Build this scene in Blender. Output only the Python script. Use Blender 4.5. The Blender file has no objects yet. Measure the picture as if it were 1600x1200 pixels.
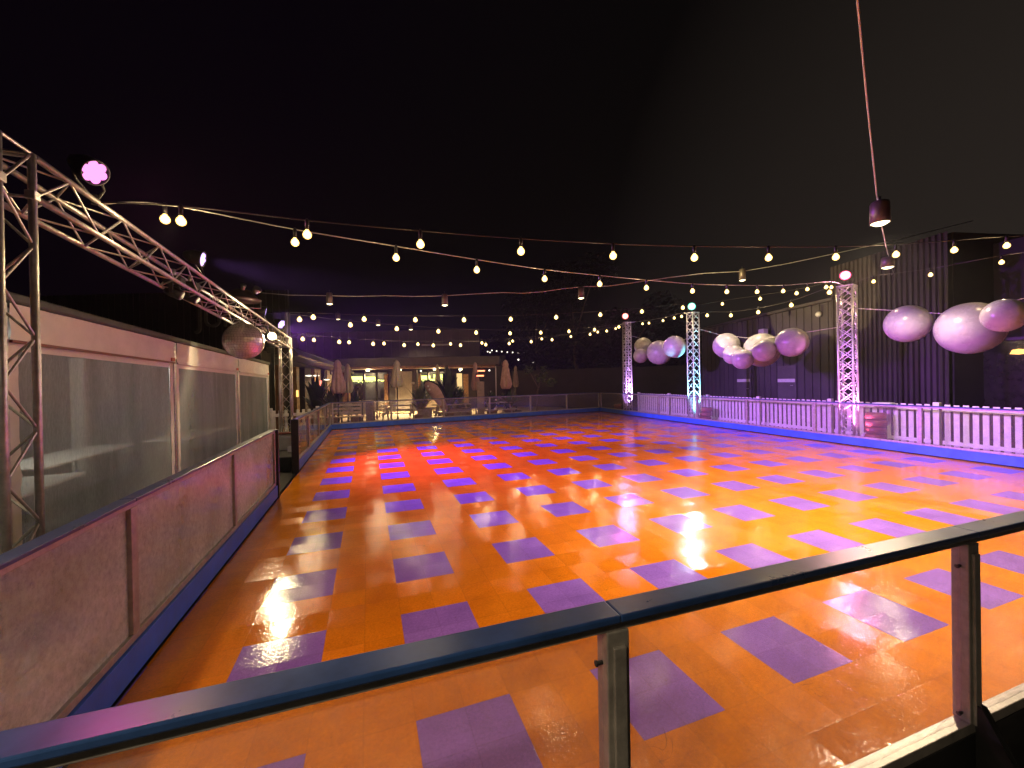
import bpy, bmesh, math, random
from mathutils import Vector as V, Matrix, noise as mnoise
random.seed(7)
scene = bpy.context.scene
COL = scene.collection
PI = math.pi

# ------------------------------------------------------------------ survey of the place (metres; floor tiles are 0.25 m)
F = 630.847
YAW, PIT, ROL = 0.3434, -0.0053, -0.0176
CAM = V((0.8005, -3.5862, 1.7053))
rt = V((math.cos(YAW), -math.sin(YAW), 0)); fw0 = V((math.sin(YAW), math.cos(YAW), 0)); up0 = V((0, 0, 1))
fw = fw0 * math.cos(PIT) + up0 * math.sin(PIT); up = up0 * math.cos(PIT) - fw0 * math.sin(PIT)
r2 = rt * math.cos(ROL) + up * math.sin(ROL); up2 = up * math.cos(ROL) - rt * math.sin(ROL)

def ray(x, y): return r2 * ((x - 800) / F) + up2 * ((600 - y) / F) + fw
def at(x, y, d): return CAM + ray(x, y) * d
def un(x, y, ax, val):
    d = ray(x, y); return CAM + d * ((val - CAM[ax]) / d[ax])
def onp(A, B, x, y):                      # point of the vertical plane through A and B
    n = V((B[1] - A[1], A[0] - B[0], 0)); d = ray(x, y)
    return CAM + d * ((V((A[0], A[1], 0)) - V((CAM.x, CAM.y, 0))).dot(n) / d.dot(n))
def G(px, d, z):                          # plan position on sight line px at depth d, height z
    p = at(px, 600, d); return V((p.x, p.y, z))

# ------------------------------------------------------------------ materials
def newmat(name):
    m = bpy.data.materials.new(name); m.use_nodes = True
    nt = m.node_tree; nt.nodes.clear()
    out = nt.nodes.new('ShaderNodeOutputMaterial')
    return m, nt, out
def N(nt, t, **kw):
    n = nt.nodes.new(t)
    for k, v in kw.items():
        if k.startswith('i_'): n.inputs[k[2:].replace('_', ' ')].default_value = v
        elif k[0] == 'n' and k[1:].isdigit(): n.inputs[int(k[1:])].default_value = v
        else: setattr(n, k, v)
    return n
def L(nt, a, b): nt.links.new(a, b)

def pbr(name, col, rough=0.5, metal=0.0, var=0.12, scale=6.0, bump=0.0, bscale=40.0, spec=0.5, col2=None, rvar=0.1):
    m, nt, out = newmat(name)
    p = N(nt, 'ShaderNodeBsdfPrincipled'); L(nt, p.outputs[0], out.inputs[0])
    p.inputs['Metallic'].default_value = metal
    p.inputs['Specular IOR Level'].default_value = spec
    tc = N(nt, 'ShaderNodeTexCoord')
    nz = N(nt, 'ShaderNodeTexNoise', i_Scale=scale, i_Detail=6.0, i_Roughness=0.65); L(nt, tc.outputs['Object'], nz.inputs['Vector'])
    cr = N(nt, 'ShaderNodeValToRGB')
    c2 = col2 or tuple(max(0, c * (1 - 2.2 * var)) for c in col)
    c1 = tuple(min(1, c * (1 + var)) for c in col)
    cr.color_ramp.elements[0].position = 0.3; cr.color_ramp.elements[0].color = (*c2, 1)
    cr.color_ramp.elements[1].position = 0.7; cr.color_ramp.elements[1].color = (*c1, 1)
    L(nt, nz.outputs['Fac'], cr.inputs[0]); L(nt, cr.outputs[0], p.inputs['Base Color'])
    mr = N(nt, 'ShaderNodeMapRange', n3=max(0.02, rough - rvar), n4=min(1, rough + rvar)); L(nt, nz.outputs['Fac'], mr.inputs[0]); L(nt, mr.outputs[0], p.inputs['Roughness'])
    if bump:
        nb = N(nt, 'ShaderNodeTexNoise', i_Scale=bscale, i_Detail=4.0); L(nt, tc.outputs['Object'], nb.inputs['Vector'])
        b = N(nt, 'ShaderNodeBump', i_Strength=bump, i_Distance=0.01); L(nt, nb.outputs['Fac'], b.inputs['Height']); L(nt, b.outputs[0], p.inputs['Normal'])
    return m

def emit(name, col, strength):
    m, nt, out = newmat(name)
    e = N(nt, 'ShaderNodeEmission'); e.inputs[0].default_value = (*col, 1); e.inputs[1].default_value = strength
    L(nt, e.outputs[0], out.inputs[0]); return m

def acrylic(name, haze, hazecol, smear, rough=0.08, tint=(0.93, 0.93, 0.92), wave=0.12, refl=0.9, stretch=None):
    """scuffed clear acrylic: see-through, mirror-like skin, and a milky scatter where it is scratched or smeared"""
    m, nt, out = newmat(name)
    tr = N(nt, 'ShaderNodeBsdfTransparent'); tr.inputs[0].default_value = (*tint, 1)
    gl = N(nt, 'ShaderNodeBsdfGlossy'); gl.inputs['Roughness'].default_value = rough; gl.inputs[0].default_value = (0.9, 0.9, 0.9, 1)
    df = N(nt, 'ShaderNodeBsdfDiffuse'); df.inputs[0].default_value = (*hazecol, 1)
    tl = N(nt, 'ShaderNodeBsdfTranslucent'); tl.inputs[0].default_value = (*hazecol, 1)
    md = N(nt, 'ShaderNodeMixShader', n0=0.4); L(nt, df.outputs[0], md.inputs[1]); L(nt, tl.outputs[0], md.inputs[2])
    tc = N(nt, 'ShaderNodeTexCoord')
    mp = N(nt, 'ShaderNodeMapping'); mp.inputs['Scale'].default_value = stretch or (1, 1, 1); L(nt, tc.outputs['Object'], mp.inputs['Vector'])
    n1 = N(nt, 'ShaderNodeTexNoise', i_Scale=1.1, i_Detail=4.0, i_Distortion=0.7); L(nt, mp.outputs[0], n1.inputs['Vector'])
    n2 = N(nt, 'ShaderNodeTexNoise', i_Scale=24.0, i_Detail=7.0, i_Roughness=0.8); L(nt, mp.outputs[0], n2.inputs['Vector'])
    mm = N(nt, 'ShaderNodeMath', operation='MULTIPLY'); L(nt, n1.outputs['Fac'], mm.inputs[0]); L(nt, n2.outputs['Fac'], mm.inputs[1])
    mr = N(nt, 'ShaderNodeMapRange', n1=0.10, n2=0.46, n3=haze * (1 - smear), n4=haze * (1 + smear)); L(nt, mm.outputs[0], mr.inputs[0])
    mx = N(nt, 'ShaderNodeMixShader'); L(nt, mr.outputs[0], mx.inputs[0]); L(nt, tr.outputs[0], mx.inputs[1]); L(nt, md.outputs[0], mx.inputs[2])
    fr = N(nt, 'ShaderNodeFresnel', i_IOR=1.49)
    fs = N(nt, 'ShaderNodeMath', operation='MULTIPLY', n1=refl)
    gi = N(nt, 'ShaderNodeNewGeometry'); bf = N(nt, 'ShaderNodeMath', operation='SUBTRACT', n0=1.0); L(nt, gi.outputs['Backfacing'], bf.inputs[1])
    ff = N(nt, 'ShaderNodeMath', operation='MULTIPLY'); L(nt, fr.outputs[0], ff.inputs[0]); L(nt, bf.outputs[0], ff.inputs[1]); L(nt, ff.outputs[0], fs.inputs[0])
    rr = N(nt, 'ShaderNodeMapRange', n1=0.3, n2=0.7, n3=rough * 0.5, n4=rough * 1.8); L(nt, n1.outputs['Fac'], rr.inputs[0]); L(nt, rr.outputs[0], gl.inputs['Roughness'])
    bp = N(nt, 'ShaderNodeBump', i_Strength=wave, i_Distance=0.02); L(nt, n1.outputs['Fac'], bp.inputs['Height']); L(nt, bp.outputs[0], gl.inputs['Normal'])
    m2 = N(nt, 'ShaderNodeMixShader'); L(nt, fs.outputs[0], m2.inputs[0]); L(nt, mx.outputs[0], m2.inputs[1]); L(nt, gl.outputs[0], m2.inputs[2])
    L(nt, m2.outputs[0], out.inputs[0]); return m

def floor_mat():
    m, nt, out = newmat('sport_tiles')
    p = N(nt, 'ShaderNodeBsdfPrincipled'); L(nt, p.outputs[0], out.inputs[0])
    geo = N(nt, 'ShaderNodeNewGeometry')
    sc = N(nt, 'ShaderNodeVectorMath', operation='SCALE'); sc.inputs['Scale'].default_value = 4.0
    L(nt, geo.outputs['Position'], sc.inputs[0])
    fl = N(nt, 'ShaderNodeVectorMath', operation='FLOOR'); L(nt, sc.outputs[0], fl.inputs[0])
    sx = N(nt, 'ShaderNodeSeparateXYZ'); L(nt, fl.outputs[0], sx.inputs[0])
    def two_of_four(o):
        a = N(nt, 'ShaderNodeMath', operation='FLOORED_MODULO', n1=4.0)
        ad = N(nt, 'ShaderNodeMath', operation='ADD', n1=0.5); L(nt, o, ad.inputs[0]); L(nt, ad.outputs[0], a.inputs[0])
        b = N(nt, 'ShaderNodeMath', operation='LESS_THAN', n1=2.0); L(nt, a.outputs[0], b.inputs[0]); return b.outputs[0]
    mk = N(nt, 'ShaderNodeMath', operation='MULTIPLY'); L(nt, two_of_four(sx.outputs[0]), mk.inputs[0]); L(nt, two_of_four(sx.outputs[1]), mk.inputs[1])
    wn = N(nt, 'ShaderNodeTexWhiteNoise', noise_dimensions='2D'); L(nt, fl.outputs[0], wn.inputs['Vector'])
    # seams
    frc = N(nt, 'ShaderNodeVectorMath', operation='FRACTION'); L(nt, sc.outputs[0], frc.inputs[0])
    sf = N(nt, 'ShaderNodeSeparateXYZ'); L(nt, frc.outputs[0], sf.inputs[0])
    def edge(o):
        a = N(nt, 'ShaderNodeMath', operation='SUBTRACT', n1=0.5); L(nt, o, a.inputs[0])
        b = N(nt, 'ShaderNodeMath', operation='ABSOLUTE'); L(nt, a.outputs[0], b.inputs[0]); return b.outputs[0]
    mxe = N(nt, 'ShaderNodeMath', operation='MAXIMUM'); L(nt, edge(sf.outputs[0]), mxe.inputs[0]); L(nt, edge(sf.outputs[1]), mxe.inputs[1])
    seam = N(nt, 'ShaderNodeMapRange', n1=0.478, n2=0.496, n3=0.0, n4=1.0); L(nt, mxe.outputs[0], seam.inputs[0])
    # colour
    nz = N(nt, 'ShaderNodeTexNoise', i_Scale=2.2, i_Detail=8.0, i_Roughness=0.7); L(nt, geo.outputs['Position'], nz.inputs['Vector'])
    org = N(nt, 'ShaderNodeValToRGB'); org.color_ramp.elements[0].color = (0.73, 0.205, 0.006, 1); org.color_ramp.elements[1].color = (0.89, 0.288, 0.010, 1)
    org.color_ramp.elements[0].position = 0.3; org.color_ramp.elements[1].position = 0.68
    pur = N(nt, 'ShaderNodeValToRGB'); pur.color_ramp.elements[0].color = (0.27, 0.135, 0.52, 1); pur.color_ramp.elements[1].color = (0.34, 0.17, 0.63, 1)
    pur.color_ramp.elements[0].position = 0.3; pur.color_ramp.elements[1].position = 0.68
    L(nt, nz.outputs['Fac'], org.inputs[0]); L(nt, nz.outputs['Fac'], pur.inputs[0])
    mc = N(nt, 'ShaderNodeMix', data_type='RGBA'); L(nt, mk.outputs[0], mc.inputs['Factor']); L(nt, org.outputs[0], mc.inputs['A']); L(nt, pur.outputs[0], mc.inputs['B'])
    # each tile a shade of its own
    tv = N(nt, 'ShaderNodeMapRange', n3=0.90, n4=1.04); L(nt, wn.outputs['Value'], tv.inputs[0])
    m1 = N(nt, 'ShaderNodeMix', data_type='RGBA', blend_type='MULTIPLY'); m1.inputs['Factor'].default_value = 1.0
    L(nt, mc.outputs['Result'], m1.inputs['A']); L(nt, tv.outputs[0], m1.inputs['B'])
    # worn lanes and grime
    gz = N(nt, 'ShaderNodeTexNoise', i_Scale=0.55, i_Detail=9.0, i_Roughness=0.72, i_Distortion=0.8); L(nt, geo.outputs['Position'], gz.inputs['Vector'])
    gm = N(nt, 'ShaderNodeMapRange', n1=0.32, n2=0.66, n3=0.72, n4=1.06); L(nt, gz.outputs['Fac'], gm.inputs[0])
    fz = N(nt, 'ShaderNodeTexNoise', i_Scale=55.0, i_Detail=4.0, i_Roughness=0.8); L(nt, geo.outputs['Position'], fz.inputs['Vector'])
    fm = N(nt, 'ShaderNodeMapRange', n1=0.30, n2=0.70, n3=0.80, n4=1.14); L(nt, fz.outputs['Fac'], fm.inputs[0])
    gf = N(nt, 'ShaderNodeMath', operation='MULTIPLY'); L(nt, gm.outputs[0], gf.inputs[0]); L(nt, fm.outputs[0], gf.inputs[1])
    m1b = N(nt, 'ShaderNodeMix', data_type='RGBA', blend_type='MULTIPLY'); m1b.inputs['Factor'].default_value = 1.0
    L(nt, m1.outputs['Result'], m1b.inputs['A']); L(nt, gf.outputs[0], m1b.inputs['B']); m1 = m1b
    # wheel scuffs: thin dark arcs
    wv = N(nt, 'ShaderNodeTexNoise', i_Scale=1.3, i_Detail=3.0, i_Distortion=3.0); L(nt, geo.outputs['Position'], wv.inputs['Vector'])
    wa = N(nt, 'ShaderNodeMath', operation='SUBTRACT', n1=0.5); L(nt, wv.outputs['Fac'], wa.inputs[0])
    wb = N(nt, 'ShaderNodeMath', operation='ABSOLUTE'); L(nt, wa.outputs[0], wb.inputs[0])
    wc = N(nt, 'ShaderNodeMapRange', n1=0.0, n2=0.004, n3=1.0, n4=0.0); L(nt, wb.outputs[0], wc.inputs[0])
    wm = N(nt, 'ShaderNodeTexNoise', i_Scale=3.7, i_Detail=2.0); L(nt, geo.outputs['Position'], wm.inputs['Vector'])
    wt = N(nt, 'ShaderNodeMapRange', n1=0.60, n2=0.66, n3=0.0, n4=0.55); L(nt, wm.outputs['Fac'], wt.inputs[0])
    ws = N(nt, 'ShaderNodeMath', operation='MULTIPLY'); L(nt, wc.outputs[0], ws.inputs[0]); L(nt, wt.outputs[0], ws.inputs[1])
    sm = N(nt, 'ShaderNodeMath', operation='MULTIPLY', n1=0.16); L(nt, seam.outputs[0], sm.inputs[0])
    dk = N(nt, 'ShaderNodeMath', operation='ADD', use_clamp=True); L(nt, ws.outputs[0], dk.inputs[0]); L(nt, sm.outputs[0], dk.inputs[1])
    m2 = N(nt, 'ShaderNodeMix', data_type='RGBA'); L(nt, dk.outputs[0], m2.inputs['Factor']); L(nt, m1.outputs['Result'], m2.inputs['A']); m2.inputs['B'].default_value = (0.09, 0.03, 0.01, 1)
    L(nt, m2.outputs['Result'], p.inputs['Base Color'])
    # gloss differs from tile to tile
    rg = N(nt, 'ShaderNodeMapRange', n3=0.05, n4=0.12); L(nt, wn.outputs['Value'], rg.inputs[0])
    n4 = N(nt, 'ShaderNodeTexNoise', i_Scale=5.0, i_Detail=6.0, i_Roughness=0.7); L(nt, geo.outputs['Position'], n4.inputs['Vector'])
    r4 = N(nt, 'ShaderNodeMapRange', n1=0.3, n2=0.7, n3=-0.03, n4=0.08); L(nt, n4.outputs['Fac'], r4.inputs[0])
    ra = N(nt, 'ShaderNodeMath', operation='ADD'); L(nt, rg.outputs[0], ra.inputs[0]); L(nt, r4.outputs[0], ra.inputs[1]); L(nt, ra.outputs[0], p.inputs['Roughness'])
    p.inputs['Specular IOR Level'].default_value = 0.42
    # relief: dimpled moulded surface + seam groove + slight tilt of every tile
    nb = N(nt, 'ShaderNodeTexNoise', i_Scale=46.0, i_Detail=4.0, i_Roughness=0.5); L(nt, geo.outputs['Position'], nb.inputs['Vector'])
    b1 = N(nt, 'ShaderNodeBump', i_Strength=0.34, i_Distance=0.0035); L(nt, nb.outputs['Fac'], b1.inputs['Height'])
    b2 = N(nt, 'ShaderNodeBump', i_Strength=0.07, i_Distance=0.003, invert=True); L(nt, seam.outputs[0], b2.inputs['Height']); L(nt, b1.outputs[0], b2.inputs['Normal'])
    cs = N(nt, 'ShaderNodeVectorMath', operation='SUBTRACT'); cs.inputs[1].default_value = (0.5, 0.5, 0.5); L(nt, wn.outputs['Color'], cs.inputs[0])
    ct = N(nt, 'ShaderNodeVectorMath', operation='MULTIPLY'); ct.inputs[1].default_value = (0.050, 0.050, 0.0); L(nt, cs.outputs[0], ct.inputs[0])
    ad = N(nt, 'ShaderNodeVectorMath', operation='ADD'); L(nt, b2.outputs[0], ad.inputs[0]); L(nt, ct.outputs[0], ad.inputs[1])
    nn = N(nt, 'ShaderNodeVectorMath', operation='NORMALIZE'); L(nt, ad.outputs[0], nn.inputs[0]); L(nt, nn.outputs[0], p.inputs['Normal'])
    return m

def bulb_mat(name, col, core, rim):
    """frosted lamp globe: white hot in the middle, amber towards its edge"""
    m, nt, out = newmat(name)
    lw = N(nt, 'ShaderNodeLayerWeight', i_Blend=0.35)
    cr = N(nt, 'ShaderNodeValToRGB'); cr.color_ramp.elements[0].color = (1.0, 0.84, 0.34, 1); cr.color_ramp.elements[1].color = (*col, 1)
    cr.color_ramp.elements[0].position = 0.1; cr.color_ramp.elements[1].position = 0.75
    L(nt, lw.outputs['Facing'], cr.inputs[0])
    st = N(nt, 'ShaderNodeMapRange', n1=0.1, n2=0.9, n3=core, n4=rim); L(nt, lw.outputs['Facing'], st.inputs[0])
    e = N(nt, 'ShaderNodeEmission'); L(nt, cr.outputs[0], e.inputs[0]); L(nt, st.outputs[0], e.inputs[1])
    L(nt, e.outputs[0], out.inputs[0]); return m

def lamp_dome(name, rim, core):
    m, nt, out = newmat(name)
    lw = N(nt, 'ShaderNodeLayerWeight', i_Blend=0.5); cr = N(nt, 'ShaderNodeValToRGB')
    cr.color_ramp.elements[0].color = (*core, 1); cr.color_ramp.elements[1].color = (*rim, 1); cr.color_ramp.elements[0].position = 0.18; cr.color_ramp.elements[1].position = 0.62
    L(nt, lw.outputs['Facing'], cr.inputs[0]); e = N(nt, 'ShaderNodeEmission'); e.inputs[1].default_value = 2.6; L(nt, cr.outputs[0], e.inputs[0]); L(nt, e.outputs[0], out.inputs[0]); return m

M = {}
M['floor'] = floor_mat()
M['asphalt'] = pbr('asphalt', (0.035, 0.033, 0.032), 0.75, var=0.3, scale=9, bump=0.6, bscale=120)
M['patio'] = pbr('sandy_paving', (0.46, 0.36, 0.22), 0.7, var=0.16, scale=3, bump=0.5, bscale=60)
M['alu'] = pbr('brushed_aluminium', (0.62, 0.61, 0.60), 0.34, metal=0.9, var=0.10, scale=30, bump=0.15, bscale=90)
M['truss'] = pbr('truss_aluminium', (0.66, 0.65, 0.64), 0.40, metal=0.75, var=0.12, scale=22, bump=0.12, bscale=70)
M['frame'] = pbr('dull_grey_frame', (0.42, 0.39, 0.36), 0.45, metal=0.5, var=0.15, scale=18, bump=0.15, bscale=60)
M['cap'] = pbr('dark_blue_plastic', (0.024, 0.066, 0.21), 0.30, var=0.2, scale=5, bump=0.03, bscale=50)
M['kick'] = pbr('royal_blue_plastic', (0.035, 0.14, 0.70), 0.42, var=0.12, scale=4, bump=0.1, bscale=30)
M['black'] = pbr('black_rubber', (0.012, 0.012, 0.013), 0.6, var=0.3, scale=12)
M['blackmetal'] = pbr('black_powder_coat', (0.02, 0.02, 0.022), 0.4, var=0.2, scale=14)
M['acr_near'] = acrylic('clear_scuffed_acrylic', 0.15, (0.66, 0.58, 0.52), 0.6, 0.05, tint=(0.97, 0.97, 0.965))
M['acr_left'] = acrylic('hazy_scuffed_acrylic', 0.56, (0.86, 0.85, 0.85), 0.8, 0.14, tint=(0.84, 0.84, 0.83), refl=0.7)
M['acr_far'] = acrylic('lightly_hazed_acrylic', 0.10, (0.6, 0.55, 0.55), 0.5, 0.06, tint=(0.96, 0.96, 0.96))
M['pvc'] = acrylic('clear_wrinkled_pvc', 0.38, (0.80, 0.84, 0.80), 0.4, 0.16, tint=(0.90, 0.91, 0.88), stretch=(1, 2.2, 0.5), wave=0.16, refl=0.9)
M['white_pvc'] = pbr('white_tent_pvc', (0.72, 0.70, 0.64), 0.5, var=0.06, scale=3, bump=0.5, bscale=7)
M['tent_in'] = pbr('pale_tent_lining', (0.55, 0.56, 0.53), 0.7, var=0.08, scale=2, bump=0.4, bscale=5)
M['gutter'] = pbr('dark_green_grey_gutter', (0.06, 0.075, 0.065), 0.5, var=0.2)
M['red'] = pbr('red_tape', (0.5, 0.03, 0.02), 0.5)
M['redplastic'] = pbr('faded_red_plastic', (0.22, 0.05, 0.035), 0.45, var=0.2, scale=5)
M['bluepaper'] = pbr('blue_notice_paper', (0.10, 0.20, 0.55), 0.6, var=0.2, scale=14)
M['white_paint'] = pbr('white_gloss_paint', (0.78, 0.77, 0.75), 0.4, var=0.06, scale=6)
M['wood_white'] = pbr('white_picket_paint', (0.76, 0.75, 0.74), 0.55, var=0.08, scale=8, bump=0.2, bscale=25)
M['balloon'] = pbr('pearl_white_latex', (0.46, 0.44, 0.45), 0.28, var=0.10, scale=2.2, bump=0.35, bscale=4, spec=0.5)
M['cable'] = pbr('black_cable', (0.05, 0.045, 0.04), 0.5)
M['palecable'] = pbr('grey_steel_wire', (0.62, 0.60, 0.57), 0.4, metal=0.3)
M['bulb'] = bulb_mat('warm_bulb_glass', (1.0, 0.50, 0.08), 4.5, 2.2)
M['fairy'] = emit('fairy_light', (1.0, 0.93, 0.75), 2.0)
M['lamp_metal'] = pbr('bronze_grey_lamp_shade', (0.16, 0.13, 0.12), 0.4, metal=0.5)
M['lens_warm'] = emit('warm_lamp_face', (1.0, 0.84, 0.46), 5.5)
M['lens_mag'] = emit('magenta_led', (1.0, 0.26, 0.74), 2.0)
M['lens_vio'] = emit('violet_led', (0.62, 0.42, 1.0), 2.4)
M['lens_red'] = lamp_dome('red_led', (1.0, 0.03, 0.04), (1.0, 0.70, 0.60))
M['lens_pink'] = lamp_dome('pink_red_led', (1.0, 0.03, 0.16), (1.0, 0.62, 0.72))
M['lens_cyan'] = lamp_dome('cyan_green_led', (0.03, 0.75, 0.50), (0.75, 1.0, 0.92))
M['ledring'] = pbr('black_led_bezel', (0.015, 0.01, 0.015), 0.35)
M['clad_dark'] = pbr('dark_corrugated_cladding', (0.058, 0.048, 0.062), 0.5, var=0.14, scale=1.2, bump=0.2, bscale=12)
M['clad_block'] = pbr('black_brown_corrugated', (0.036, 0.027, 0.034), 0.5, var=0.14, scale=1.2)
M['clad_brown'] = pbr('brown_standing_seam', (0.20, 0.155, 0.135), 0.45, var=0.12, scale=1.0)
M['dark_wall'] = pbr('near_black_render', (0.030, 0.026, 0.027), 0.7, var=0.2, scale=1.5)
M['awning'] = pbr('grey_metal_canopy', (0.09, 0.075, 0.065), 0.4, metal=0.3, var=0.15, scale=2)
M['soffit'] = pbr('brown_timber_soffit', (0.20, 0.10, 0.06), 0.5, var=0.25, scale=5)
M['timber'] = pbr('warm_timber', (0.34, 0.20, 0.10), 0.5, var=0.25, scale=(7), bump=0.1)
M['bench_wood'] = pbr('pale_weathered_timber', (0.55, 0.46, 0.33), 0.6, var=0.18, scale=7)
M['umbrella'] = pbr('cream_canvas', (0.80, 0.74, 0.56), 0.8, var=0.08, scale=5, bump=0.3, bscale=14)
M['pinkcanvas'] = pbr('dusky_pink_canvas', (0.50, 0.33, 0.30), 0.8, var=0.12, scale=6, bump=0.3, bscale=14)
M['leaf'] = pbr('dark_leaf', (0.045, 0.085, 0.028), 0.5, var=0.4, scale=3)
M['leaf_pale'] = pbr('pale_green_leaf', (0.13, 0.17, 0.06), 0.5, var=0.4, scale=3)
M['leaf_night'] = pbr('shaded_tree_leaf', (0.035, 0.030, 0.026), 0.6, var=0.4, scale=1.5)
M['bark'] = pbr('grey_bark', (0.13, 0.10, 0.085), 0.8, var=0.3, scale=9, bump=0.5)
M['pot'] = pbr('terracotta_pot', (0.28, 0.15, 0.10), 0.7, var=0.2)
M['stone'] = pbr('pale_stone_planter', (0.36, 0.28, 0.25), 0.75, var=0.15, scale=6)
M['bin'] = pbr('dark_grey_bin', (0.16, 0.13, 0.13), 0.5, var=0.2)
M['sign_pale'] = pbr('pale_grey_sign', (0.55, 0.54, 0.56), 0.5, var=0.1, scale=20)
M['door_dark'] = pbr('dark_painted_door', (0.085, 0.075, 0.090), 0.45, var=0.12, scale=3)
M['letter'] = pbr('dull_grey_letter', (0.22, 0.19, 0.19), 0.5)
M['win_yellow'] = emit('yellow_green_light_strip', (0.80, 0.90, 0.20), 3.2)
M['win_warm'] = emit('warm_lit_room', (1.0, 0.66, 0.26), 1.1)
M['win_orange'] = emit('orange_lit_wall_light', (1.0, 0.55, 0.15), 2.2)
M['heater_glow'] = emit('heater_element', (1.0, 0.24, 0.10), 4.0)
M['tube_white'] = emit('white_tube', (1.0, 0.95, 0.72), 4.0)
M['tube_red'] = emit('red_tube', (1.0, 0.22, 0.16), 3.0)
M['black_glass'] = pbr('dark_shop_glass', (0.02, 0.018, 0.017), 0.12, var=0.2, rvar=0.05)
M['inside'] = pbr('dim_blue_room', (0.10, 0.11, 0.14), 0.6, var=0.3, scale=2)

# ------------------------------------------------------------------ mesh helpers
LOC = {}
class MB:
    def __init__(s): s.bm = bmesh.new()
    def _xf(s, vs, m): bmesh.ops.transform(s.bm, matrix=m, verts=vs)
    def box(s, c, size, rz=0.0, rx=0.0, ry=0.0, bevel=0.0):
        r = bmesh.ops.create_cube(s.bm, size=1.0); vs = r['verts']
        if bevel:
            bmesh.ops.transform(s.bm, matrix=Matrix.Diagonal((*size, 1)), verts=vs)
            es = list({e for v in vs for e in v.link_edges})
            rb = bmesh.ops.bevel(s.bm, geom=es, offset=bevel, segments=2, affect='EDGES', profile=0.5)
            vs = list({v for f in rb['faces'] for v in f.verts} | {v for v in vs if v.is_valid})
            todo = set(vs)
            st = list(todo)
            while st:
                v = st.pop()
                for e in v.link_edges:
                    o = e.other_vert(v)
                    if o not in todo: todo.add(o); st.append(o)
            vs = list(todo)
            m = Matrix.Translation(c) @ Matrix.Rotation(rz, 4, 'Z') @ Matrix.Rotation(ry, 4, 'Y') @ Matrix.Rotation(rx, 4, 'X')
        else:
            m = Matrix.Translation(c) @ Matrix.Rotation(rz, 4, 'Z') @ Matrix.Rotation(ry, 4, 'Y') @ Matrix.Rotation(rx, 4, 'X') @ Matrix.Diagonal((*size, 1))
        s._xf(vs, m); return s
    def beam(s, a, b, w, h, up=V((0, 0, 1)), bevel=0.0):        # box from a to b
        a = V(a); b = V(b); d = b - a; ln = d.length; x = d.normalized()
        y = up.cross(x); y = y.normalized() if y.length > 1e-6 else V((0, 1, 0)); z = x.cross(y)
        m = Matrix(((x.x, y.x, z.x, 0), (x.y, y.y, z.y, 0), (x.z, y.z, z.z, 0), (0, 0, 0, 1)))
        tmp = MB(); tmp.box((0, 0, 0), (ln, w, h), bevel=bevel)
        s.merge(tmp, Matrix.Translation((a + b) / 2) @ m); return s
    def merge(s, o, m):
        me = bpy.data.meshes.new('tmp'); o.bm.to_mesh(me); me.transform(m); s.bm.from_mesh(me); bpy.data.meshes.remove(me); o.bm.free()
    def tube(s, pts, r, seg=8, caps=True):
        pts = [V(p) for p in pts]; rs = r if isinstance(r, (list, tuple)) else [r] * len(pts)
        rings = []; prev = None
        for i, p in enumerate(pts):
            d = (pts[min(i + 1, len(pts) - 1)] - pts[max(i - 1, 0)]).normalized()
            if prev is None:
                u = d.orthogonal().normalized()
            else:
                u = (prev - d * prev.dot(d)); u = u.normalized() if u.length > 1e-6 else d.orthogonal().normalized()
            prev = u; w = d.cross(u)
            rings.append([s.bm.verts.new(p + (u * math.cos(2 * PI * k / seg) + w * math.sin(2 * PI * k / seg)) * rs[i]) for k in range(seg)])
        for A, B in zip(rings, rings[1:]):
            for k in range(seg):
                f = s.bm.faces.new((A[k], A[(k + 1) % seg], B[(k + 1) % seg], B[k])); f.smooth = True
        if caps and seg > 2:
            s.bm.faces.new(rings[0][::-1]); s.bm.faces.new(rings[-1])
        return s
    def lathe(s, origin, axis, prof, seg=24, smooth=True, wob=None):   # prof: (distance along axis, radius)
        o = V(origin); ax = V(axis).normalized(); u = ax.orthogonal().normalized() if abs(ax.z) < 0.999 else V((1, 0, 0)); w = ax.cross(u)
        rings = []
        for (h, r) in prof:
            if r < 1e-5: rings.append([s.bm.verts.new(o + ax * h)])
            else: rings.append([s.bm.verts.new(o + ax * h + (u * math.cos(2 * PI * k / seg) + w * math.sin(2 * PI * k / seg)) * (r * (wob(k / seg, h) if wob else 1))) for k in range(seg)])
        for A, B in zip(rings, rings[1:]):
            if len(A) == 1 and len(B) == 1: continue
            for k in range(seg):
                k2 = (k + 1) % seg
                if len(A) == 1: f = s.bm.faces.new((A[0], B[k2], B[k]))
                elif len(B) == 1: f = s.bm.faces.new((A[k], A[k2], B[0]))
                else: f = s.bm.faces.new((A[k], A[k2], B[k2], B[k]))
                f.smooth = smooth
        return s
    def ball(s, c, r, sub=3, sc=(1, 1, 1)):
        rr = bmesh.ops.create_icosphere(s.bm, subdivisions=sub, radius=r)
        s._xf(rr['verts'], Matrix.Translation(c) @ Matrix.Diagonal((*sc, 1)))
        for v in rr['verts']:
            for f in v.link_faces: f.smooth = True
        return s
    def quad(s, a, b, c, d):
        s.bm.faces.new([s.bm.verts.new(V(p)) for p in (a, b, c, d)]); return s
    def prism(s, poly, z0, z1):
        lo = [s.bm.verts.new((p[0], p[1], z0)) for p in poly]; hi = [s.bm.verts.new((p[0], p[1], z1)) for p in poly]
        s.bm.faces.new(lo[::-1]); s.bm.faces.new(hi)
        for i in range(len(poly)):
            j = (i + 1) % len(poly); s.bm.faces.new((lo[i], lo[j], hi[j], hi[i]))
        return s
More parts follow.
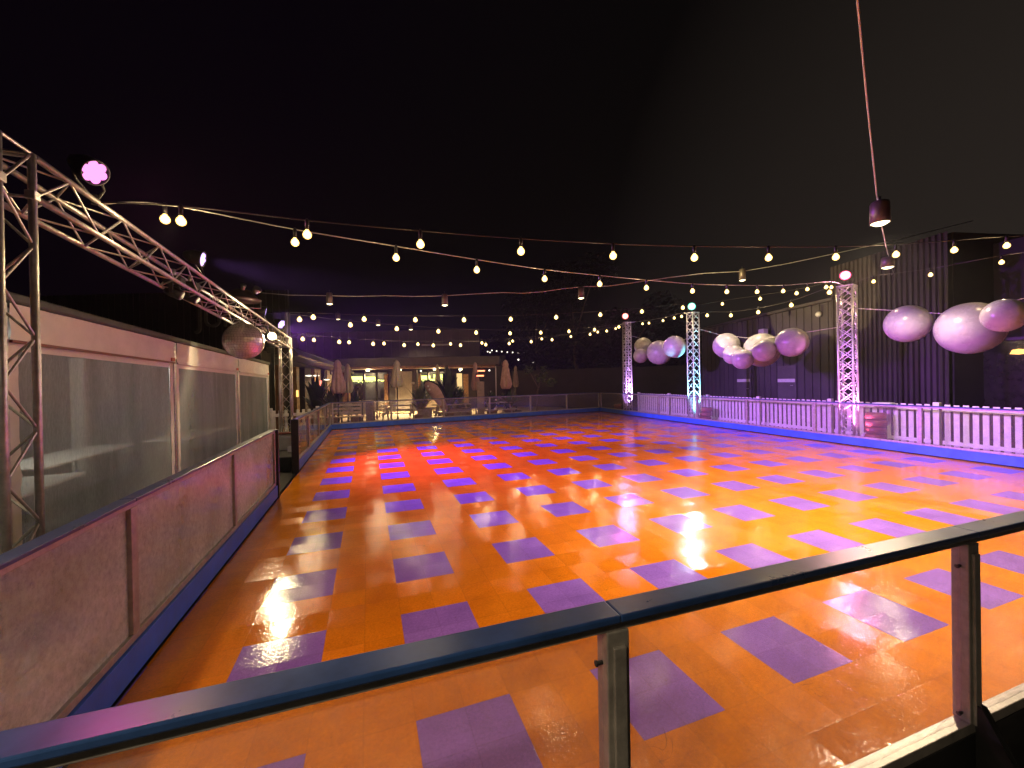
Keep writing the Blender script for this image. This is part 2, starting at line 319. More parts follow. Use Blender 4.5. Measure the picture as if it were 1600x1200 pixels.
    def sheet(s, P, nu, nv, fn=None):     # P: four corners; fn(u,v)->offset vector
        g = []
        for i in range(nu + 1):
            row = []
            for j in range(nv + 1):
                u, v = i / nu, j / nv
                p = (V(P[0]) * (1 - u) + V(P[1]) * u) * (1 - v) + (V(P[3]) * (1 - u) + V(P[2]) * u) * v
                if fn: p = p + fn(u, v)
                row.append(s.bm.verts.new(p))
            g.append(row)
        for i in range(nu):
            for j in range(nv):
                f = s.bm.faces.new((g[i][j], g[i + 1][j], g[i + 1][j + 1], g[i][j + 1])); f.smooth = True
        return s
    def build(s, name, mat, parent=None, recalc=True):
        if recalc: bmesh.ops.recalc_face_normals(s.bm, faces=s.bm.faces[:])
        off = LOC.get(parent.name, V((0, 0, 0))) if parent else V((0, 0, 0))
        if off.length: bmesh.ops.translate(s.bm, vec=-off, verts=s.bm.verts[:])
        me = bpy.data.meshes.new(name); s.bm.to_mesh(me); s.bm.free()
        o = bpy.data.objects.new(name, me); COL.objects.link(o); me.materials.append(mat)
        if parent: o.parent = parent
        LOC[o.name] = V(off)
        return o

def tag(o, label=None, cat=None, group=None, kind=None):
    if label: o['label'] = label
    if cat: o['category'] = cat
    if group: o['group'] = group
    if kind: o['kind'] = kind
    return o
def thing(name, label, cat, loc, group=None):
    o = bpy.data.objects.new(name, None); o.empty_display_size = 0.1; COL.objects.link(o); o.location = loc
    LOC[o.name] = V(loc); return tag(o, label, cat, group)
def kids(o): return [c for c in COL.objects if c.parent == o]
def copy_tree(o, parent=None):
    ch = kids(o); c = o.copy(); COL.objects.link(c); c.parent = parent
    for k in ch: copy_tree(k, c)
    return c
def spot(name, loc, target, col, watts, angle, blend=0.5, size=0.06, parent=None):
    l = bpy.data.lights.new(name, 'SPOT'); l.color = col; l.energy = watts; l.spot_size = math.radians(angle); l.spot_blend = blend; l.shadow_soft_size = size
    o = bpy.data.objects.new(name, l); COL.objects.link(o)
    d = (V(target) - V(loc)).normalized()
    o.rotation_euler = d.to_track_quat('-Z', 'Y').to_euler()
    o.location = V(loc) - (LOC[parent.name] if parent else V((0, 0, 0)))
    if parent: o.parent = parent
    return o
def point(name, loc, col, watts, size=0.05, parent=None):
    l = bpy.data.lights.new(name, 'POINT'); l.color = col; l.energy = watts; l.shadow_soft_size = size
    o = bpy.data.objects.new(name, l); COL.objects.link(o); o.location = V(loc) - (LOC[parent.name] if parent else V((0, 0, 0)))
    if parent: o.parent = parent
    return o

# ------------------------------------------------------------------ ground and floor
GZ = -0.06
mb = MB(); mb.quad((-300, -300, GZ), (300, -300, GZ), (300, 300, GZ), (-300, 300, GZ))
tag(mb.build('ground', M['asphalt']), kind='structure')
LF = V((-0.51, 13.15, 0)); RF = V((12.76, 15.61, 0)); LN = V((-0.51, -2.50, 0)); RN = V((11.55, -2.66, 0))
mb = MB(); mb.prism([LN, RN, RF, LF], -0.055, 0.0)
tag(mb.build('skating_floor', M['floor']), kind='structure')
mb = MB(); mb.prism([(-3.4, 13.4), (-0.6, 13.5), (12.9, 16.05), (12.9, 40), (-22, 45), (-22, 13.4)], GZ - 0.02, GZ + 0.006)
tag(mb.build('patio_paving', M['patio']), kind='structure')

# ------------------------------------------------------------------ barriers round the rink
RH = 1.05
def barrier(label, A, B, posts, acr, group, out, gusset=False, endcap=None, clip=False):
    """posts: distances along A->B; out: +1/-1 which side of A->B lies outside the rink"""
    A = V(A); B = V(B); d = (B - A).normalized(); ln = (B - A).length
    n = V((-d.y, d.x, 0)) * out
    Z = lambda p, z: V((p.x, p.y, z))
    root = thing('rink_barrier', label, 'barrier', Z((A + B) / 2, 0), group)
    def run(off, z, w, h, a=0.0, b=None, bev=0.003):
        b = ln if b is None else b
        p = A + n * off; m = MB(); m.beam(Z(p + d * a, z), Z(p + d * b, z), w, h, bevel=bev); return m
    kb = run(0.012, 0.112, 0.024, 0.176); kb.build('kick_board', M['kick'], root)
    run(0.035, 0.01, 0.03, 0.022).build('base_gap', M['black'], root)
    run(0.066, 0.075, 0.02, 0.26).build('outer_skirt', M['black'], root)
    bf = run(0.045, 0.224, 0.052, 0.044); bf.build('bottom_frame', M['frame'], root)
    run(0.045, 1.012, 0.050, 0.032).build('top_frame', M['frame'], root)
    edges = list(posts)
    # blue cap in lengths that meet over the posts
    for a, b in zip(edges, edges[1:]):
        run(0.048, 1.039, 0.086, 0.022, a + 0.0004, b - 0.0004, bev=0.005).build('top_rail', M['cap'], root)
    for t in edges:
        p = A + d * min(max(t, 0.036), ln - 0.036) + n * 0.046
        m = MB(); m.box((p.x, p.y, 0.622), (0.072, 0.058, 0.748), rz=math.atan2(d.y, d.x), bevel=0.004)
        m.box((p.x + n.x * 0.034, p.y + n.y * 0.034, 0.60), (0.040, 0.012, 0.712), rz=math.atan2(d.y, d.x), bevel=0.003)
        po = m.build('post', M['frame'], root)
        if gusset:
            m = MB()
            for sgn in (-1, 1):
                q = p + n * 0.034
                a0 = q + d * (0.012 * sgn)
                vs = []
                for off in (0.0, 0.006 * sgn):
                    vs.append([a0 + d * off + V((0, 0, 0.33)), a0 + d * off + n * 0.02 + V((0, 0, 0.33)), a0 + d * off + n * 0.13 + V((0, 0, 0.12)), a0 + d * off + n * 0.13 + V((0, 0, -0.05)), a0 + d * off + V((0, 0, -0.05))])
                ring = [[m.bm.verts.new(x) for x in rr] for rr in vs]
                m.bm.faces.new(ring[0]); m.bm.faces.new(ring[1][::-1])
                for i in range(5):
                    j = (i + 1) % 5; m.bm.faces.new((ring[0][i], ring[0][j], ring[1][j], ring[1][i]))
            m.build('gusset', M['black'], root)
        if clip:
            for z in (0.90, 0.28):
                m = MB(); q = p - d * 0.036
                m.tube([q + V((0, 0, z)), q - d * 0.016 + V((0, 0, z))], 0.006, 8); m.tube([q - d * 0.016 + V((0, 0, z)), q - d * 0.022 + V((0, 0, z))], 0.009, 6)
                m.build('bolt', M['black'], root)
    for a, b in zip(edges, edges[1:]):
        p0 = A + n * 0.045 + d * (a + 0.034); p1 = A + n * 0.045 + d * (b - 0.034)
        m = MB(); m.beam(Z(p0, 0.621), Z(p1, 0.621), 0.008, 0.748); m.build('pane', acr, root)
    if endcap is not None:
        for t in endcap:
            p = A + d * t + n * 0.05
            m = MB(); m.box((p.x, p.y, 0.49), (0.05, 0.13, 1.10), rz=math.atan2(d.y, d.x), bevel=0.006); m.build('end_post', M['blackmetal'], root)
    return root

def far_depth(px, d, gap=1.1): return max(d, (onp(LF, RF, px, 640) - CAM).dot(fw) + gap)
grp = 'barrier runs round the rink'
NA = V((-0.51, -2.500, 0)); NB = V((11.55, -2.745, 0))
nposts = [-1.46 + 0, 0.255, 1.965, 3.68, 5.39, 7.1, 8.8, 10.5, 12.05]
nd = (NB - NA).normalized()
barrier('near barrier with scuffed clear panes across the foreground', NA - nd * 1.46, NB, [x + 1.46 for x in nposts], M['acr_near'], grp, -1, gusset=True, clip=True)
barrier('hazy paned barrier in front of the white tent', (-0.51, -2.49, 0), (-0.51, 3.37, 0), [0.0, 1.94, 3.90, 5.86], M['acr_left'], grp, 1, endcap=[5.905])
barrier('short barrier run left of the floor beyond the gap', (-0.51, 5.36, 0), (-0.51, 13.1, 0), [0.0, 1.75, 3.9, 5.8, 7.74], M['acr_far'], grp, 1, endcap=[-0.05])
fl = (RF - LF).length
barrier('far barrier before the patio benches', LF, RF, [fl * k / 6 for k in range(7)], M['acr_far'], grp, 1)
rl = (RF - RN).length
rp = [0.0] + [(V((12, y, 0)) - V((12, -2.66, 0))).length * 1.002 for y in (-0.62, 1.59, 3.85, 6.02, 8.23, 10.52, 13.03)] + [rl]
barrier('right hand barrier before the white picket fence', RN, RF, rp, M['acr_far'], grp, -1)

# ------------------------------------------------------------------ trusses
def lattice(mb_ch, mb_br, P, Q, ex, ey, s, rch=0.022, rbr=0.0085, pitch=0.30, flip=0):
    """box truss from P to Q; ex, ey unit vectors of its section"""
    P = V(P); Q = V(Q); d = (Q - P); ln = d.length; d = d.normalized(); h = s / 2
    cs = [ex * a + ey * b for a, b in ((h, h), (h, -h), (-h, -h), (-h, h))]
    for c in cs: mb_ch.tube([P + c, Q + c], rch, 10)
    nseg = max(1, round(ln / pitch)); st = ln / nseg
    for f in range(4):
        c0, c1 = cs[f], cs[(f + 1) % 4]
        for k in range(nseg):
            a, b = (c0, c1) if (k + f + flip) % 2 else (c1, c0)
            mb_br.tube([P + a + d * (k * st), P + b + d * ((k + 1) * st)], rbr, 6, caps=False)
        for e in (0.0, ln):
            mb_br.tube([P + c0 + d * e, P + c1 + d * e], rbr * 1.3, 6, caps=False)

def truss_part(name, root, P, Q, ex, ey, s, **kw):
    a = MB(); b = MB(); lattice(a, b, P, Q, ex, ey, s, **kw)
    o = a.build(name, M['truss'], root); b.build('bracing', M['truss'], o); return o

X1, Y1 = V((1, 0, 0)), V((0, 1, 0))
gx = -1.36
gr = thing('truss_gantry', 'long aluminium box truss gantry over the left barrier', 'truss', (gx, 4.5, GZ))
truss_part('tower', gr, (gx, -0.20, GZ + 0.02), (gx, -0.20, 3.24), X1, Y1, 0.265)
truss_part('tower', gr, (gx, 9.22, GZ + 0.02), (gx, 9.22, 3.06), X1, Y1, 0.265)
bu = (V((0, 9.4, 2.90)) - V((0, -0.34, 3.105))).normalized(); bz = bu.cross(X1) * -1
truss_part('beam', gr, (gx, -0.05, 3.098), (gx, 9.08, 2.905), X1, bz, 0.265, pitch=0.34)
for yy, zt in ((-0.20, 3.10), (9.22, 2.91)):
    for sx in (-1, 1):
        for sy in (-1, 1):
            m = MB(); m.box((gx + sx * 0.1325, yy + sy * 0.1325, zt - 0.13), (0.054, 0.054, 0.06), bevel=0.006); m.build('corner_block', M['truss'], gr)
    m = MB(); m.box((gx, yy, GZ + 0.012), (0.6, 0.6, 0.018), bevel=0.004); m.build('base_plate', M['truss'], gr)

# weight bag at the foot of the far tower
wb = thing('weight_bag', 'white water weight bag at foot of far gantry tower', 'weight', (gx, 9.0, GZ))
m = MB(); m.box((gx + 0.05, 8.86, GZ + 0.23), (0.46, 0.34, 0.44), bevel=0.09)
for v in m.bm.verts: v.co += 0.03 * V((mnoise.noise(v.co * 6), mnoise.noise(v.co * 6 + V((9, 0, 0))), 0))
m.build('bag', M['white_pvc'], wb)
m = MB(); m.box((gx + 0.05, 8.86, GZ + 0.475), (0.44, 0.30, 0.035), bevel=0.012); m.build('red_lid', M['redplastic'], wb)
m = MB(); m.tube([(gx + 0.22, 8.69, GZ + 0.44), (gx + 0.29, 8.67, GZ + 0.25), (gx + 0.24, 8.69, GZ + 0.08)], 0.022, 8); m.build('strap', M['redplastic'], wb)

st_ = thing('black_step', 'low black rubber ramp step in the barrier gap', 'step', (-1.0, 5.4, GZ))
m = MB(); m.prism([(-1.95, 3.7), (-0.56, 3.5), (-0.56, 5.25), (-1.95, 6.3)], GZ, GZ + 0.05)
m.build('ramp', M['black'], st_)
m = MB(); m.box((-1.05, 6.2, GZ + 0.16), (0.7, 0.9, 0.30), bevel=0.02); m.build('box', M['blackmetal'], st_)
m = MB(); m.prism([(-0.88, 6.4), (-0.70, 6.28), (-0.74, 6.42)], GZ + 0.32, GZ + 0.44); m.build('paper_flap', M['white_paint'], st_)

# right hand towers with coloured heads
def tower(label, x, y, h, rz, s=0.30):
    r = thing('truss_tower', label, 'truss', (x, y, GZ), 'lit truss towers behind the right barrier')
    ex = V((math.cos(rz), math.sin(rz), 0)); ey = V((-math.sin(rz), math.cos(rz), 0))
    truss_part('mast', r, (x, y, GZ + 0.03), (x, y, h), ex, ey, s, rch=0.025, rbr=0.012, pitch=0.27)
    # second set of diagonals, so the faces read as crosses
    b = MB(); dummy = MB(); lattice(dummy, b, (x, y, GZ + 0.03), (x, y, h), ex, ey, s, rbr=0.011, pitch=0.27, flip=1); dummy.bm.free(); b.build('cross_bracing', M['truss'], r)
    m = MB(); m.box((x, y, h + 0.008), (s + 0.05, s + 0.05, 0.014), rz=rz); m.build('top_plate', M['truss'], r)
    m = MB(); m.box((x, y, GZ + 0.015), (0.7, 0.7, 0.02), rz=rz); m.build('base_plate', M['truss'], r)
    return r
TW = [V((13.0, 13.42, 4.55)), V((12.65, 8.72, 4.24)), V((12.30, 3.20, 3.98))]
tower('farthest lit truss tower, lilac, under the red lamp', TW[0].x, TW[0].y, TW[0].z, math.radians(-9))
tower('middle lit truss tower, pale cyan, under the green lamp', TW[1].x, TW[1].y, TW[1].z, 0.02)
tower('nearest right hand truss tower, pink, beside big balloons', TW[2].x, TW[2].y, TW[2].z, math.radians(14))

# ------------------------------------------------------------------ lamps
def par_can(label, head, base, target, lens, col, watts, angle, r=0.10, group='coloured stage lamps', leds=True, blend=1.0):
    """head: centre of the lit face, base: clamp point it stands on"""
    head = V(head); base = V(base); d = (V(target) - head).normalized()
    root = thing('stage_lamp', label, 'lamp', base, group)
    m = MB(); m.lathe(head - d * 0.20, d, [(0, 0), (0.0, r * 0.45), (0.02, r * 0.62), (0.10, r * 0.98), (0.19, r * 1.06), (0.206, r * 1.06), (0.206, r * 0.98), (0.19, r * 0.96)], 24)
    m.build('housing', M['blackmetal'], root)
    side = d.cross(V((0, 0, 1))).normalized()
    c = head - d * 0.10
    m = MB(); m.tube([c + side * r * 1.12, c + side * r * 1.14 + (base - c) * 0.55, base + side * 0.02, base - side * 0.02, c - side * r * 1.14 + (base - c) * 0.55, c - side * r * 1.12], 0.010, 6)
    m.tube([base + V((0, 0, 0.03)), base - V((0, 0, 0.05))], 0.022, 8)
    m.build('yoke', M['blackmetal'], root)
    m = MB(); m.lathe(head - d * 0.012, d, [(0, 0), (0, r * 0.94), (0.003, r * 0.94), (0.003, 0)], 24); pl = m.build('lens_plate', M['ledring'], root)
    m = MB()
    u = side; w = u.cross(d)
    spots = [(0, 0)] + [(0.60 * math.cos(k * PI / 3), 0.60 * math.sin(k * PI / 3)) for k in range(6)] if leds else [(0, 0)]
    for (a, b) in spots:
        q = head - d * 0.008 + (u * a + w * b) * r
        rr = r * (0.37 if leds else 0.93)
        if leds: m.lathe(q, d, [(0, 0), (0, rr), (0.006, rr * 0.9), (0.014, rr * 0.5), (0.016, 0)], 14)
        else: m.lathe(q, d, [(0, rr)] + [(rr * 0.9 * math.sin(k * PI / 20), rr * math.cos(k * PI / 20)) for k in range(1, 10)] + [(rr * 0.9, 0)], 24)
    m.build('led_lens', lens, root)
    spot('lamp_beam', head + d * (0.03 if leds else r * 0.95), target, col, watts, angle, blend, r * 0.8, root)
    return root

WV = (0.50, 0.26, 1.0); WM = (1.0, 0.20, 0.80)
par_can('magenta stage lamp, nearest one on the gantry', un(149, 270, 0, -1.10), (-1.24, 0.60, 3.24), (4.0, -1.8, 0.0), M['lens_mag'], (1.0, 0.12, 0.50), 130, 100, r=0.09)
par_can('violet stage lamp alone midway along the gantry', un(317, 405, 0, -1.12), (-1.24, 2.86, 3.20), (12.2, 2.4, 0.3), M['lens_vio'], (0.56, 0.22, 1.0), 9500, 30, r=0.09, blend=0.9)
par_can('violet stage lamp right above the mirror ball', un(415, 487, 0, -1.12), (-1.24, 6.45, 3.12), (12.6, 8.6, 0.3), M['lens_vio'], (0.50, 0.20, 1.0), 14000, 36, r=0.095, blend=0.9)
par_can('violet stage lamp on the far gantry corner', un(440, 507, 0, -1.12), (-1.24, 8.10, 3.08), (4.8, 4.2, 0.0), M['lens_vio'], (0.46, 0.07, 1.0), 8500, 88, r=0.11)
# flood that lights the mirror ball
fp = un(425, 525, 0, -0.92)
fd = thing('flood_lamp', 'warm floodlight glaring beside the mirror ball', 'lamp', fp)
m = MB(); m.box(fp + V((-0.06, 0.06, 0)), (0.12, 0.14, 0.14), rz=0.5, bevel=0.02); m.build('housing', M['blackmetal'], fd)
fdir = (V((0.6, -1.5, 1.5)) - fp).normalized()
m = MB(); m.lathe(fp + fdir * 0.05, fdir, [(0, 0), (0, 0.075), (0.01, 0.075), (0.022, 0)], 20); m.build('lens', M['lens_warm'], fd)
m = MB(); m.tube([fp + V((-0.06, 0.06, 0.05)), fp + V((-0.12, 0.10, 0.20)), V((-1.22, fp.y + 0.12, 2.86))], 0.014, 8); m.build('hanger', M['blackmetal'], fd)
spot('flood_beam', fp + fdir * 0.09, fp + fdir * 3, (1.0, 0.78, 0.42), 190, 172, 0.5, 0.08, fd)
f2 = un(403, 518, 0, -1.02)
fe = thing('spot_lamp', 'small warm spotlight just left of the glaring floodlight', 'lamp', f2)
m = MB(); m.lathe(f2 + V((-0.12, 0.1, 0.03)), (0.75, -0.6, -0.2), [(0, 0), (0, 0.035), (0.16, 0.05), (0.17, 0.05)], 16); m.tube([f2 + V((-0.06, 0.05, 0.03)), f2 + V((-0.06, 0.05, 0.16))], 0.01, 6); m.build('housing', M['blackmetal'], fe)
m = MB(); m.ball(f2 + V((0.012, -0.01, -0.01)), 0.04, 2); m.build('lens', M['lens_warm'], fe)
spot('spot_beam', f2 + V((0.07, 0.0, 0.02)), V((12.3, 5.9, f2.z + 13.4 * math.tan(math.radians(5.9)))), (1.0, 0.82, 0.30), 14000, 14.5, 0.06, 0.03, fe)

par_can('red lamp on top of the farthest truss tower', TW[0] + V((-0.16, -0.12, 0.30)), TW[0] + V((0, 0, 0.03)), (4.5, 5.0, 0.0), M['lens_red'], (1.0, 0.22, 0.55), 380, 76, r=0.16, leds=False)
par_can('cyan green lamp on top of the middle truss tower', TW[1] + V((-0.16, -0.12, 0.22)), TW[1] + V((0, 0, 0.03)), (4.0, 2.0, 0.0), M['lens_cyan'], (0.72, 0.90, 1.0), 190, 70, r=0.145, leds=False)
par_can('pinkish red lamp on top of the nearest right hand tower', TW[2] + V((-0.16, -0.06, 0.25)), TW[2] + V((0, 0, 0.03)), (4.0, 0.5, 0.0), M['lens_pink'], (1.0, 0.30, 0.50), 260, 80, r=0.125, leds=False)

# up-lights standing inside the towers
def uplight(label, T, col, watts, dx=-0.22, dy=-0.46):
    p = V((T.x + dx, T.y + dy, GZ)); root = thing('floor_uplight', label, 'lamp', p, 'coloured floor lamps at the tower feet')
    tg = V((T.x, T.y, 2.6)); h = p + V((0, 0, 0.20)); d = (tg - h).normalized()
    m = MB(); m.lathe(h - d * 0.14, d, [(0, 0), (0, 0.05), (0.03, 0.07), (0.13, 0.09), (0.15, 0.09), (0.15, 0.08)], 18); m.box(p + V((0, 0, 0.02)), (0.24, 0.06, 0.03)); m.tube([p + V((0, 0, 0.03)), h - d * 0.1], 0.014, 6); m.build('housing', M['blackmetal'], root)
    e = emit('uplight_face', col, 2.0)
    m = MB(); m.lathe(h + d * 0.004, d, [(0, 0), (0, 0.078), (0.004, 0.078), (0.006, 0)], 18); m.build('led_face', e, root)
    spot('uplight_beam', h + d * 0.03, tg, col, watts, 56, 0.8, 0.05, root)
uplight('violet floor lamp at foot of the farthest tower', TW[0], (0.62, 0.30, 1.0), 2600)
uplight('cyan floor lamp at foot of the middle tower', TW[1], (0.20, 0.78, 1.0), 2800)
uplight('pink floor lamp at foot of the nearest right tower', TW[2], (1.0, 0.26, 0.80), 750)

# moving heads hanging dark on the beam, and the domed effect light on top of it
for k, (px, py, lab) in enumerate(((272, 449, 'dark moving head hanging left of its pair under the gantry'), (297, 457, 'dark moving head hanging right of its pair under the gantry'))):
    p = un(px, py, 0, -1.40); r = thing('moving_head', lab, 'lamp', p + V((0, 0, 0.14)), 'unlit moving heads under the gantry')
    m = MB(); m.box(p + V((0, 0, 0.09)), (0.19, 0.17, 0.09), bevel=0.015); m.build('base', M['blackmetal'], r)
    for sy in (-1, 1):
        m = MB(); m.box(p + V((0, sy * 0.085, -0.01)), (0.05, 0.02, 0.14), bevel=0.008); m.build('yoke_arm', M['blackmetal'], r)
    m = MB(); m.lathe(p + V((-0.08, 0, -0.02)), (1, 0, -0.5), [(0, 0), (0, 0.05), (0.05, 0.066), (0.17, 0.062), (0.18, 0.05), (0.17, 0)], 18); m.build('head', M['blackmetal'], r)
    m = MB(); m.tube([p + V((0, 0, 0.13)), p + V((0, 0, 0.22))], 0.02, 8); m.build('clamp', M['truss'], r)
p = un(378, 462, 0, -1.36); r = thing('effect_lamp', 'unlit domed effect lamp with chrome fittings on top of the gantry', 'lamp', p + V((0, 0, -0.22)))
m = MB(); m.lathe(p + V((0, 0, -0.10)), (0, 0, 1), [(0, 0), (0, 0.30), (0.035, 0.31), (0.05, 0.27), (0.13, 0.20), (0.20, 0.13), (0.23, 0)], 28); m.build('dome', M['lamp_metal'], r)
m = MB(); m.tube([p + V((-0.30, 0, -0.10)), p + V((-0.3, 0, -0.22)), p + V((0.3, 0, -0.22)), p + V((0.3, 0, -0.10))], 0.012, 6); m.build('bracket', M['alu'], r)
m = MB(); m.lathe(p + V((0.22, -0.10, 0.04)), (0.5, -0.4, 0.5), [(0, 0.03), (0.02, 0.05), (0.12, 0.075), (0.13, 0.06), (0.05, 0)], 16); m.lathe(p + V((0.05, -0.15, 0.08)), (0.2, -0.4, 0.6), [(0, 0.03), (0.1, 0.05), (0.1, 0)], 14); m.build('chrome_cup', M['alu'], r)

# mirror ball
bp = un(381, 533, 0, -1.22); br = 0.315
db = thing('mirror_ball', 'big mirrored disco ball hanging under the gantry', 'disco ball', bp + V((0, 0, br)))
m = MB()
rings = 22
for i in range(rings):
    t0 = PI * i / rings; t1 = PI * (i + 1) / rings; tm = (t0 + t1) / 2
    nk = max(6, int(2 * PI * math.sin(tm) * br / (PI * br / rings)))
    for k in range(nk):
        a0 = 2 * PI * k / nk; a1 = 2 * PI * (k + 0.94) / nk; t1b = t0 + (t1 - t0) * 0.94
        jt = V((random.gauss(0, 0.0008), random.gauss(0, 0.0008), random.gauss(0, 0.0008)))
        q = [bp + (br * V((math.sin(t) * math.cos(a), math.sin(t) * math.sin(a), math.cos(t)))) for t, a in ((t0, a0), (t1b, a0), (t1b, a1), (t0, a1))]
        cen = (q[0] + q[1] + q[2] + q[3]) / 4; nn = (cen - bp).normalized(); tl = V((random.gauss(0, 0.05), random.gauss(0, 0.05), random.gauss(0, 0.05)))
        q = [x + nn * (x - cen).dot(tl) for x in q]
        if i == 0 or i == rings - 1:
            pts = [q[0], q[1], q[2]] if i == 0 else [q[0], q[1], q[3]]
        else: pts = q
        m.bm.faces.new([m.bm.verts.new(x) for x in pts])
mm_, nt_, out_ = newmat('mirror_tile'); g_ = N(nt_, 'ShaderNodeBsdfPrincipled'); g_.inputs['Base Color'].default_value = (0.86, 0.84, 0.76, 1); g_.inputs['Metallic'].default_value = 0.35; g_.inputs['Specular IOR Level'].default_value = 1.0; g_.inputs['Roughness'].default_value = 0.20; L(nt_, g_.outputs[0], out_.inputs[0]); M['mirror'] = mm_
m.build('mirror_tiles', M['mirror'], db, recalc=False)
m = MB(); m.ball(bp, br * 0.975, 4); m.build('core', M['blackmetal'], db)
m = MB(); m.lathe(bp + V((0, 0, br - 0.02)), (0, 0, 1), [(0, 0.07), (0.035, 0.06), (0.035, 0.02), (0.10, 0.018), (0.10, 0)], 16); m.tube([bp + V((0, 0, br + 0.05)), V((bp.x - 0.02, bp.y, 2.84))], 0.006, 6); m.build('hanger', M['alu'], db)

# ------------------------------------------------------------------ festoon lights
def festoon(name, label, A, B, bulbs, wire_pts, group='strings of warm festoon bulbs', r=0.038, cable=None, dz=0.10, wr=0.006):
    """bulbs hang on a cable that runs in the vertical plane through A and B"""
    P = [onp(A, B, x, y) for x, y in bulbs]
    root = thing('festoon_string', label, 'string lights', P[0] + V((0, 0, 0.1)), group)
    cab = [V(w) for w in wire_pts[0]] + [p + V((0, 0, dz + 0.03)) for p in P] + [V(w) for w in wire_pts[1]]
    dA = V((B[0] - A[0], B[1] - A[1], 0)).normalized()
    cab.sort(key=lambda q: q.dot(dA))
    fine = []
    for i in range(len(cab) - 1):
        p0 = cab[max(i - 1, 0)]; p1 = cab[i]; p2 = cab[i + 1]; p3 = cab[min(i + 2, len(cab) - 1)]
        for k in range(5):
            t = k / 5
            fine.append(0.5 * ((2 * p1) + (p2 - p0) * t + (2 * p0 - 5 * p1 + 4 * p2 - p3) * t * t + (3 * p1 - p0 - 3 * p2 + p3) * t ** 3))
    fine.append(cab[-1])
    m = MB(); m.tube(fine, wr, 6); m.build('cable', cable or M['cable'], root)
    for p in P:
        m = MB(); m.lathe(p + V((0, 0, -r)), (0, 0, 1), [(0, 0), (0.1 * r, 0.42 * r), (0.45 * r, 0.85 * r), (1.0 * r, 1.0 * r), (1.5 * r, 0.86 * r), (1.95 * r, 0.5 * r), (2.25 * r, 0.36 * r), (2.3 * r, 0)], 12)
        b = m.build('bulb', M['bulb'], root)
        m = MB(); m.lathe(p + V((0, 0, 1.2 * r)), (0, 0, 1), [(0, 0), (0, 0.42 * r), (dz - 0.5 * r, 0.46 * r), (dz, 0.2 * r), (dz, 0)], 10); m.build('bulb_holder', M['blackmetal'], b)
    for p in P[::2]: point('bulb_glow', p - V((0, 0, r * 1.7)), (1.0, 0.70, 0.36), 9 if r < 0.04 else 15, 0.03, root)
    return root
anc = un(155, 316, 0, -1.22)
A2 = (anc.x, anc.y)
festoon('s', 'highest festoon string, strung from the gantry across the near rink', A2, (12.2, -1.0), [(283, 346), (480, 367), (657, 382), (814, 393), (958, 400), (1085, 403), (1201, 403), (1306, 402), (1400, 398), (1491, 391), (1573, 384)], ([anc], [onp(A2, (12.2, -1.0), 1680, 366)]))
festoon('s', 'festoon string from the gantry to the nearest right hand tower', A2, TW[2], [(258, 343), (461, 379), (619, 403), (745, 422), (851, 436), (937, 444), (1010, 450), (1082, 455), (1135.7, 456), (1183, 456), (1223.7, 455), (1261.6, 452), (1299, 449)], ([anc + V((0, 0.03, 0.0))], [TW[2]]), cable=M['palecable'])
g2 = V((gx + 0.13, 9.2, 3.06)); B3 = (g2.x, g2.y)
festoon('s', 'festoon string from far gantry tower to the middle lit tower', B3, TW[1], [(489.5, 496), (569, 499), (649, 500), (725, 500), (798, 499), (869, 496), (938, 492), (1003, 487), (1067, 481)], ([onp(B3, TW[1], 452, 488)], [TW[1]]), r=0.066)
festoon('s', 'festoon string sagging lower towards the farthest lit tower', B3, TW[0], [(468, 499.5), (547.5, 508), (620, 514), (685, 518), (744, 520), (797, 521), (845, 520), (889, 518), (929, 515.5), (967, 511)], ([onp(B3, TW[0], 450, 492)], [TW[0]]), r=0.066)
B5 = (g2.x, g2.y + 0.12)
festoon('s', 'low festoon string with closely set bulbs ending under the red lamp', B5, (TW[0].x, TW[0].y + .1), [(473, 530), (530, 534.5), (583, 537.5), (631.5, 539.5), (677, 540), (719.6, 539.6), (759, 538.6), (795.6, 537), (830, 534), (862.6, 531), (922, 522.6), (948, 517.4)], ([onp(B5, TW[0], 452, 527)], [TW[0] + V((0, 0.1, -0.15))]), r=0.055)
B6 = (g2.x, g2.y + 1.4)
festoon('s', 'lowest festoon string running just behind its closely set neighbour', B6, (TW[0].x, TW[0].y + 1.3), [(490.5, 531.5), (545.5, 535), (600, 537), (653, 538), (704, 537.6), (753, 536), (801, 533), (846.6, 529.6), (892, 526), (934, 519), (962, 513.5)], ([onp(B6, (TW[0].x, TW[0].y + 1.3), 458, 528)], [TW[0] + V((0, 0.2, -0.05))]), r=0.055)
festoon('s', 'short festoon string between the farthest and middle lit towers', TW[0], TW[1], [(1004, 506), (1014, 505), (1036, 501), (1053.5, 497), (1065, 494.5)], ([TW[0]], [TW[1]]), r=0.05, cable=M['palecable'])
festoon('s', 'festoon string from middle tower to the pink nearest tower', TW[1], TW[2], [(1105, 493), (1142, 493), (1184.7, 488), (1236.4, 477), (1296, 457)], ([TW[1] + V((0, 0, -0.1))], [TW[2]]), r=0.055)
q2 = (TW[1].x + 1.6, TW[1].y + .6); q3 = (TW[2].x + 1.5, TW[2].y + .3)
festoon('s', 'festoon string before the clad building, behind the lit towers', q2, q3, [(1128.8, 475), (1187.7, 467), (1244.7, 458.4), (1291, 449)], ([onp(q2, q3, 1085, 478)], [onp(q2, q3, 1340, 434)]), r=0.055)
festoon('s', 'festoon string above the biggest balloons at the right edge', TW[2], (12.0, -2.6), [(1365, 440), (1454, 429.5), (1565, 410)], ([TW[2]], [onp(TW[2], (12.0, -2.6), 1660, 388)]), r=0.04)
